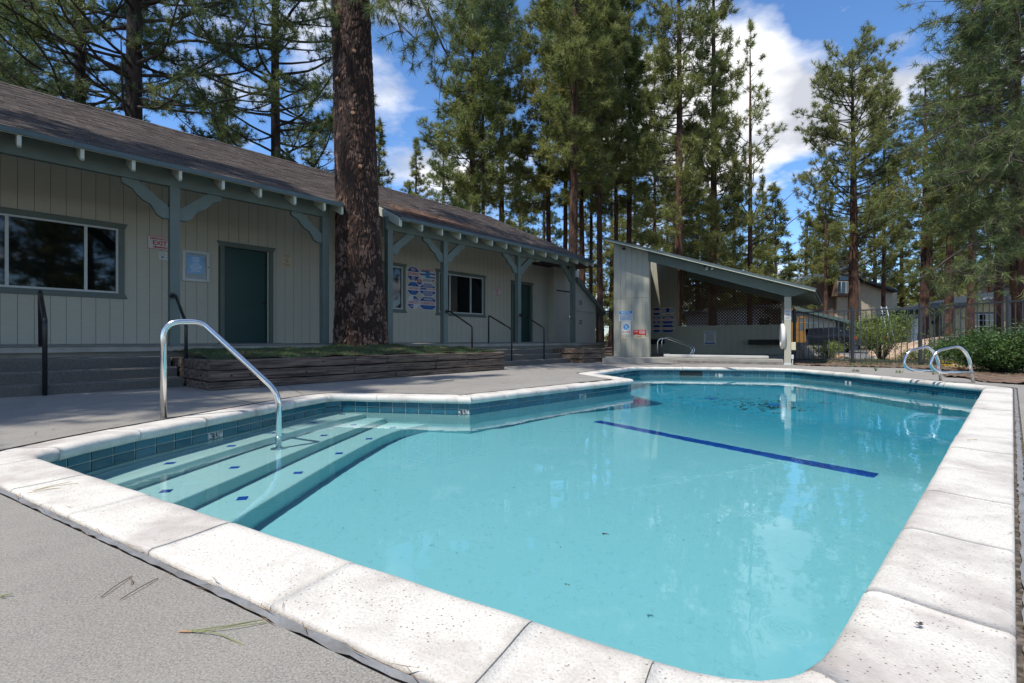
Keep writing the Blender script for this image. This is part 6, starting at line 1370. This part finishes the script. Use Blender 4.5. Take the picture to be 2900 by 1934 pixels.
# ladder, loader, parked car
Y = 30; ld_ = thing('ladder', 'aluminium ladder leaning upright in front of the beige house', 'ladder', (*PD(2501, Y), 0))
for u in (2494, 2509): mb = MB(); a = PD(u, Y); t_2 = PD(u+1, Y+.8); mb.tube([(a[0], a[1]-.8, .2), (t_2[0], t_2[1], EYE-(866-HOR)*Y/FX)], .035, 6); part('side_rail', mb, M['alu'], ld_)
for i in range(9): v = 872+i*8; mb = MB(); a = PD(2494.5, Y+.6-i*.1, v); b_ = PD(2509, Y+.6-i*.1, v); mb.tube([a, b_], .022, 6); part('rung', mb, M['alu'], ld_)
Y = 23; lo = thing('wheel_loader', 'yellow earth mover with its bucket raised just right of the shelter post', 'loader', (*PD(2262, Y), 0))
wallpoly('bucket', [(2240, 968), (2240, 937), (2281, 936), (2283, 968), (2276, 970)], Y, 'yellow', lo, 1.3)
for (x0, v0, x1, v1, nm, m_) in ((2240, 912, 2262, 936, 'engine_cover', 'yellow'), (2246, 868, 2250, 914, 'mast', 'navy'), (2254, 878, 2257, 912, 'mast', 'navy'), (2243, 872, 2256, 878, 'cross_head', 'yellow')): ubox(nm, x0, v0, x1, v1, Y+.5, m_, lo, -.6, .2)
mb = MB(); q = [PD(u, Y+.3, v) for u, v in ((2260, 934), (2260, 898), (2279, 898), (2279, 934))]; mb.tube(q, .035, 6); mb.tube([PD(2260, Y+1.2, 934), PD(2260, Y+1.2, 900), PD(2279, Y+1.2, 900), PD(2279, Y+1.2, 934)], .035, 6); mb.tube([PD(2260, Y+.3, 915), PD(2279, Y+.3, 915)], .03, 6); part('guard_rail', mb, M['yellow'], lo)
mb = MB(); a = PD(2258, Y+1.0); mb.tube([(a[0], a[1], .55), (a[0], a[1]+.35, .55)], .55, 20); part('wheel', mb, M['black'], lo)
a = PD(2465, 25); car = thing('parked_car', 'dark parked car half hidden behind the yellow-green bush', 'car', (*a, 0)); cx_, cy_ = a
mb = MB(); mb.prism([(cx_-.9, cy_, .35), (cx_+.9, cy_, .35), (cx_+.92, cy_, .85), (cx_+.75, cy_, .95), (cx_+.62, cy_, 1.38), (cx_-.62, cy_, 1.38), (cx_-.75, cy_, .95), (cx_-.92, cy_, .85)], (0, 4.2, 0)); part('body', mb, mat('black_car_paint', (.012, .014, .02), .2), car, bevel=.05)
mb = MB(); mb.prism([(cx_-.68, cy_-.01, .96), (cx_+.68, cy_-.01, .96), (cx_+.57, cy_-.01, 1.33), (cx_-.57, cy_-.01, 1.33)], (0, .02, 0)); part('rear_window', mb, M['glass'], car)
for sx_ in (-.78, .78):
    mb = MB(); mb.tube([(cx_+sx_-.1, cy_+.8, .33), (cx_+sx_+.1, cy_+.8, .33)], .33, 16); part('wheel', mb, M['black'], car); mb = MB(); mb.box(cx_+sx_-.1, cx_+sx_+.1, cy_-.015, cy_, .72, .85); part('tail_light', mb, M['red'], car)
tess('driveway', [PD(2380, 17.5), PD(2600, 17), PD(2640, 30), PD(2300, 34), PD(1850, 36), PD(1850, 24), PD(2290, 22)], [], -.022, M['asphalt'])
# dirt mound, rocks, boulder
def blob(name, c, r, seed, m, label, cat, group=None, flat=.7, res=3, kind=None):
    import bmesh
    bm = bmesh.new(); bmesh.ops.create_icosphere(bm, subdivisions=res, radius=1); g = np.random.default_rng(seed); ph = g.uniform(0, 6.28, (6, 3)); fr = g.uniform(1.2, 3.6, (6, 3))
    for v in bm.verts:
        n = sum(math.sin(v.co.x*fr[i][0]+ph[i][0])*math.sin(v.co.y*fr[i][1]+ph[i][1])*math.cos(v.co.z*fr[i][2]+ph[i][2]) for i in range(6)); v.co *= 1+.13*n
        v.co = Vector((v.co.x*r[0], v.co.y*r[1], v.co.z*r[2]))
    me = bpy.data.meshes.new(name); bm.to_mesh(me); bm.free(); me.materials.append(M[m]); me.shade_smooth() if hasattr(me, 'shade_smooth') else None
    return link(name, me, None, c, (0, 0, 0), label=label, category=cat, group=group, kind=kind)
x, y = PD(2640, 17.5); blob('dirt_mound', (x, y, -.05), (2.0, 1.6, .72), 3, 'sand', 'broad peach-coloured mound of dirt behind the fence right of its middle post', 'dirt pile', res=5)
x, y = PD(2560, 21); blob('dirt_mound', (x, y, -.05), (1.5, 1.2, .55), 8, 'sand', 'lower grey-beige mound of dirt behind the fence left of its middle post', 'dirt pile', res=4)
x, y = PD(2264, 18); blob('boulder', (x, y, .05), (.42, .4, .42), 5, 'rock', 'rounded grey boulder under the loader bucket', 'boulder', res=4)
for i, (u, v, s_, m_, w_) in enumerate([(2314, 1015, .13, 'rock2', 'orange rock at the left end of the border row'), (2328, 1014, .15, 'rock', 'grey rock beside the leftmost orange rock'), (2347, 1013, .22, 'rock', 'widest flat grey rock of the border row'), (2378, 1012, .18, 'rock2', 'large orange rock of the border row'), (2398, 1014, .13, 'rock', 'bluish grey rock at the right of the border row'), (2502, 1018, .14, 'rock2', 'single orange rock below the yellow-green bush'), (2712, 1042, .16, 'rock2', 'tan rock at the fence foot near the ladder rails'), (2745, 1040, .14, 'rock', 'pale rock at the fence foot behind the ladder rails')]):
    x, y = P(u, v, 0); blob('rock', (x, y, .02), (s_, s_*.8, s_*.62), 20+i, m_, w_+' behind the fence', 'rock', 'rocks along the fence')
# shrubs
def shrub(u0, u1, vtop, Y, label, m, seed, n=900, leaf=.05, gz=0., depth=.9, nm='shrub', lpn=7, zmin=.05, density_pow=.7, round_=1.):
    g = np.random.default_rng(seed); X0 = (u0-1450)*Y/FX; X1 = (u1-1450)*Y/FX; cx, rx = (X0+X1)/2, (X1-X0)/2; H_ = EYE-(vtop-HOR)*Y/FX
    o = thing(nm, label, 'shrub', (cx, Y, gz)); st = MB(); v = []
    ns = max(7, n//60)
    for i in range(ns):
        a = g.uniform(0, 6.28); rr_ = g.uniform(.2, 1)**.6; ex, ey, ez = math.cos(a)*rr_*rx, math.sin(a)*rr_*depth, H_*(1-.42*rr_**2*round_)*g.uniform(.7, 1.05)
        pts = [(0+ex*.05, ey*.05, 0), (ex*.4, ey*.4, ez*.45), (ex*.8, ey*.8, ez*.82), (ex, ey, ez)]; st.tube(pts, [.014, .010, .006, .003], 4, cap=False)
        per = n//ns
        for j in range(per):
            t = g.uniform(.12, 1)**density_pow; k = min(2, int(t*3)); q = Vector(pts[k]).lerp(Vector(pts[k+1]), t*3-k); c = np.array(q)+g.normal(size=3)*np.array([.10*rx+.05, .10*depth+.05, .06*H_+.03]); 
            if c[2] < zmin: continue
            for l in range(lpn):
                p = c+g.normal(size=3)*leaf*1.0; d = g.normal(size=3); d /= np.linalg.norm(d); e = np.cross(d, g.normal(size=3)); e /= np.linalg.norm(e)+1e-9; L_ = leaf*g.uniform(.6, 1.2)
                v += [p-e*L_*.35, p+d*L_*.9, p+e*L_*.35] 
    link('stems', st.mesh('stems', M['twig']), o, kind='stuff'); link('foliage', tri_mesh('foliage', np.array(v), M[m]), o); return o
shrub(2690, 2990, 932, 9.6, 'dense bright green shrub at the right edge beside the pool ladder', 'bush', 1, n=4200, leaf=.042, depth=1.0, lpn=8)
shrub(2418, 2575, 870, 15.6, 'tall yellow-green bush with loose leafy stems behind the fence', 'bush_light', 2, n=1500, leaf=.05, lpn=6, depth=.9, round_=.6)
shrub(2300, 2392, 962, 16.2, 'low airy yellow-green bush behind the left part of the fence', 'bush_light', 3, n=500, leaf=.045, lpn=6, depth=.6)
shrub(2550, 2660, 985, 13.6, 'low weedy bush at the foot of the fence by its middle post', 'bush_light', 6, n=500, leaf=.035, lpn=6, depth=.4)
def weeds():
    g = np.random.default_rng(9); v = []
    for (u0, u1, v0, v1, n, h) in ((2290, 2620, 1018, 1032, 1500, .12), (2400, 2720, 1024, 1040, 1200, .14), (2414, 2434, 1050, 1053, 40, .05), (2478, 2482, 1046, 1052, 20, .12), (2536, 2556, 1053, 1057, 30, .06), (2640, 2680, 1058, 1062, 30, .08), (1814, 1822, 1023, 1026, 20, .07)):
        for i in range(n):
            u, vv = g.uniform(u0, u1), g.uniform(v0, v1); x, y = P(u, vv); a = g.uniform(0, 6.28); l = h*g.uniform(.4, 1.1)
            v += [(x-.006*math.cos(a), y-.006*math.sin(a), 0), (x+.006*math.cos(a), y+.006*math.sin(a), 0), (x+g.normal()*l*.4, y+g.normal()*l*.4, l)]
    return tri_mesh('weeds', np.array(v), M['bush'])
link('weeds', weeds(), kind='stuff')
mb = MB(); g = np.random.default_rng(2)
for i in range(260):
    u, vv = g.normal()*9+2686, g.normal()*3+1035; x, y = P(u, vv); mb.add([(x-.02, y, .05), (x+.02, y, .05), (x, y, .09)], [(0, 1, 2)])
struct('yellow_flowers', mb, mat('yellow_flower_petal', (.7, .45, .02), .6), kind='stuff')
# raised soil bed round the right-hand shrub and soil edge below the fence
bed = [P(2668, 1069), P(2723, 1071), P(2767, 1082), P(2900, 1091), (8.9, 6.4), (12, 7.5), (10.5, 11.2), P(2700, 1052), P(2660, 1057)]
def bumpy(name, pts, z, m, amp=.03, seed=1):
    loops = [[Vector((*p, 0)) for p in pts]]; poly = [Vector(p) for p in pts]; mb = MB(); g = np.random.default_rng(seed); ids = {}; x0, x1 = min(p[0] for p in pts), max(p[0] for p in pts); y0, y1 = min(p[1] for p in pts), max(p[1] for p in pts); s_ = .06; nx, ny = int((x1-x0)/s_)+1, int((y1-y0)/s_)+1
    for i in range(nx+1):
        for j in range(ny+1):
            x, y = x0+i*s_, y0+j*s_; 
            if inside(x, y, poly): ids[i, j] = len(mb.v); mb.v.append((x, y, z+amp*g.random()+amp*math.sin(x*4)*math.cos(y*5)*.5))
    for (i, j) in ids:
        if (i+1, j) in ids and (i, j+1) in ids and (i+1, j+1) in ids: mb.f.append((ids[i, j], ids[i+1, j], ids[i+1, j+1], ids[i, j+1])); mb.m.append(0)
    return struct(name, mb, M[m])
bumpy('soil_bed', bed, .012, 'soil')
bumpy('soil_border', [P(2245, 1034), P(2300, 1036.6), P(2415, 1039.5), P(2581, 1043), P(2640, 1049), P(2700, 1050), P(2700, 1030), P(2560, 1022), P(2245, 1018)], .008, 'soil', seed=4)

# ============================================================ loose things on the deck and in the water
def needle_thing(name, pts, label, m='needle_dry', r=.0011, cat='pine needle', group='fallen pine needles near the camera', zoff=.004, head=None):
    x, y = P(*pts[0][0]); o = thing(name, label, cat, (x, y, zoff), group)
    for ln in pts:
        q = [Vector((*P(u, v), zoff+.004*math.sin(i*1.7))) for i, (u, v) in enumerate(ln)]; mb = MB(); mb.tube(catmull3(q), r, 5); part('needle', mb, M[m], o)
    if head: mb = MB(); a, b_ = [Vector((*P(*h), zoff)) for h in head]; mb.tube([a, b_], [.0028, .002], 7); part('sheath', mb, M['rock2'], o)
    return o
def catmull3(q):
    if len(q) < 3: return q
    return round_path(q, 10, 4)
M['needle_green'] = mat('yellow_green_needle', (.22, .24, .08), .5); M['needle_tan'] = mat('tan_needle', (.42, .33, .17), .6)
needle_thing('pine_needle', [[(512, 1792), (560, 1793), (640, 1776), (759, 1752)], [(560, 1793), (660, 1785), (752, 1766)], [(540, 1793), (610, 1800), (650, 1812), (691, 1828)]], 'three-needled green and tan pine needle bundle on the near deck', 'needle_green', .0011, head=((508, 1792), (545, 1793)))
needle_thing('pine_needle', [[(286, 1695), (330, 1664), (374, 1634)], [(366, 1638), (374, 1652), (373, 1658)]], 'brown pine needle with a forked dark tip on the near deck', 'needle_dry', .0012)
needle_thing('pine_needle', [[(340, 1702), (395, 1672), (447, 1640)]], 'single straight brown pine needle right of the forked one on the deck', 'needle_dry', .0012)
needle_thing('pine_needle', [[(0, 1692), (34, 1689)], [(0, 1694), (10, 1697)]], 'short yellow needle tip at the left edge of the near deck', 'needle_green', .0014)
needle_thing('pine_needle', [[(76, 1405), (130, 1396), (172, 1389)], [(92, 1398), (160, 1385), (222, 1375)], [(98, 1396), (160, 1382), (200, 1371)]], 'crossed bundle of tan needles lying on the left coping corner', 'needle_tan', .0013, zoff=.012)
needle_thing('pine_needle', [[(2740, 1252), (2755, 1251), (2768, 1249)], [(2738, 1250), (2768, 1252)]], 'short needle pair on the right-hand coping', 'needle_tan', .0012, zoff=.012)
x, y = P(2603, 1779); g = np.random.default_rng(4); mb = MB()
for i in range(16): a = g.uniform(0, 6.28); p = Vector((x+g.normal()*.0035, y+g.normal()*.003, .009+g.uniform(0, .004))); mb.add([p, p+Vector((math.cos(a), math.sin(a), .1))*.007, p+Vector((math.cos(a+1.8), math.sin(a+1.8), .15))*.005], [(0, 1, 2)])
solo('dead_leaf', mb, M['twig'], 'crumpled dark brown leaf scrap on the near right coping', 'leaf', (x, y, .012))
lw = mat('floating_leaf', (.03, .018, .012), .5)
for i, (u, v, s_, w_) in enumerate([(1714, 1513, .016, 'dark curled leaf scrap floating near the pool middle'), (1067, 1391, .011, 'small dark wing floating near the steps'), (2034, 1482, .008, 'tiny dark bug floating right of the pool middle'), (1608, 1657, .009, 'tiny double speck floating in the near middle of the pool'), (1455, 1383, .007, 'tiny brown speck floating left of the blue line')]):
    x, y = P(u, v, WZ); mb = MB(); g = np.random.default_rng(40+i)
    for k_ in range(5): a = g.uniform(0, 6.28); p = Vector((x+g.normal()*s_*.7, y+g.normal()*s_*.4, WZ+.0025)); mb.add([p, p+Vector((math.cos(a), math.sin(a), .15))*s_, p+Vector((math.cos(a+1.5), math.sin(a+1.5), .15))*s_*.7], [(0, 1, 2)])
    solo('floating_leaf', mb, lw, w_, 'leaf', (x, y, WZ), 'specks floating on the pool')
x0, y0 = P(1228, 1083); x1, y1 = P(1285, 1078.5); o = solo('stick', MB().tube([(x0, y0, .01), ((x0+x1)/2, (y0+y1)/2, .022), (x1, y1, .014)], [.006, .016, .011], 7), M['conc_slab'], 'pale flat stick lying on the shaded deck before the long planter', 'stick', (x0, y0, 0))
# scattered litter on the deck
mb = MB(); g = np.random.default_rng(12); cnt = 0
DO = [Vector(p) for p in DECK_OUT]; HP = [Vector(p) for p in HOLE]
while cnt < 1500:
    if cnt % 3: c = g.uniform(-8.0, -4.6); s = g.uniform(-2, 14); x, y, _ = B.w(s, c, 0)
    else: x, y = g.uniform(-8, 8), g.uniform(.4, 15)
    if not inside(x, y, DO) or inside(x, y, HP): continue
    if B.ab(x, y)[1] < -7.2 and B.ab(x, y)[0] > 2: continue
    if math.hypot(x, y) < 2.4: continue
    cnt += 1; a = g.uniform(0, 6.28); l = g.uniform(.02, .09); w = .0022 if g.uniform() < .75 else .008; dx_, dy_ = math.cos(a)*l, math.sin(a)*l
    if w > .005: dx_, dy_ = dx_*.25, dy_*.25
    mb.add([(x-dx_, y-dy_, .004), (x+dy_/l*w, y-dx_/l*w, .005), (x+dx_, y+dy_, .007), (x-dy_/l*w, y+dx_/l*w, .006)], [(0, 1, 2, 3)])
for i in range(420):
    s_ = g.uniform(0, PER); p, nn = at_s(s_); q = p+nn*(COPW+.025+g.normal()*.02); t_3 = Vector((nn.y, -nn.x)).normalized(); a = g.normal()*.5; dv = (t_3*math.cos(a)+nn.normalized()*math.sin(a))*g.uniform(.02, .05); w_ = nn.normalized()*.0013; z_ = .004+g.random()*.004
    mb.add([(*(q-dv), z_), (*(q+w_), z_), (*(q+dv), z_+.003), (*(q-w_), z_)], [(0, 1, 2, 3)])
struct('deck_litter', mb, M['needle_dry'], kind='stuff')
for (pa, pb_) in ((((800, 1093), (852, 1118))),):
    pass
mb = MB(); a, b_ = Vector(P(806, 1091)), Vector(P(858, 1117)); d = (b_-a).normalized(); n_ = Vector((-d.y, d.x))*.004; mb.add([(*(a-n_), .003), (*(b_-n_), .003), (*(b_+n_), .003), (*(a+n_), .003)], [(0, 1, 2, 3)]); a, b_ = Vector(P(1867, 1037)), Vector(P(2128, 1043)); d = (b_-a).normalized(); n_ = Vector((-d.y, d.x))*.02; mb.add([(*(a-n_), .003), (*(b_-n_), .003), (*(b_+n_), .003), (*(a+n_), .003)], [(0, 1, 2, 3)]); 
def deckline(pts, w):
    for a, b_ in zip(pts, pts[1:]):
        a, b_ = Vector(a), Vector(b_); d = (b_-a).normalized(); n_ = Vector((-d.y, d.x))*w; mb.add([(*(a-n_), .0035), (*(b_-n_), .0035), (*(b_+n_), .0035), (*(a+n_), .0035)], [(0, 1, 2, 3)])
def wander(a, b_, k, amp, w, seed):
    g = np.random.default_rng(seed); a, b_ = Vector(a), Vector(b_); d = b_-a; n_ = Vector((-d.y, d.x)).normalized(); q = [a+d*i/k+n_*g.normal()*amp*(0 if i in (0, k) else 1) for i in range(k+1)]; deckline(q, w)
hh = lambda x, y: B.w(x, y, 0)[:2]
for s_ in (-1.2, 2.0, 5.1, 8.2, 11.4): wander(hh(s_, -7.1), hh(s_, -5.3 if s_ > 4 else -4.75), 5, .002, .0035, int(s_*10)+50)
wander((-2.1, 1.75), (-4.6, -.9), 6, .004, .0035, 3); wander((6.95, 4.6), (8.0, 4.5), 3, .003, .004, 4); wander((6.9, 8.9), (8.6, 8.7), 3, .003, .004, 5); wander((7.1, 11.9), (7.7, 12.8), 3, .003, .004, 6); wander((3.4, 12.1), (3.3, 14.2), 4, .003, .004, 7)
wander((-1.7, 1.15), (-1.2, .3), 7, .02, .0012, 8); wander((-3.1, 2.2), (-3.9, 1.2), 8, .03, .0012, 9)
struct('deck_crack', mb, M['dirtline'])
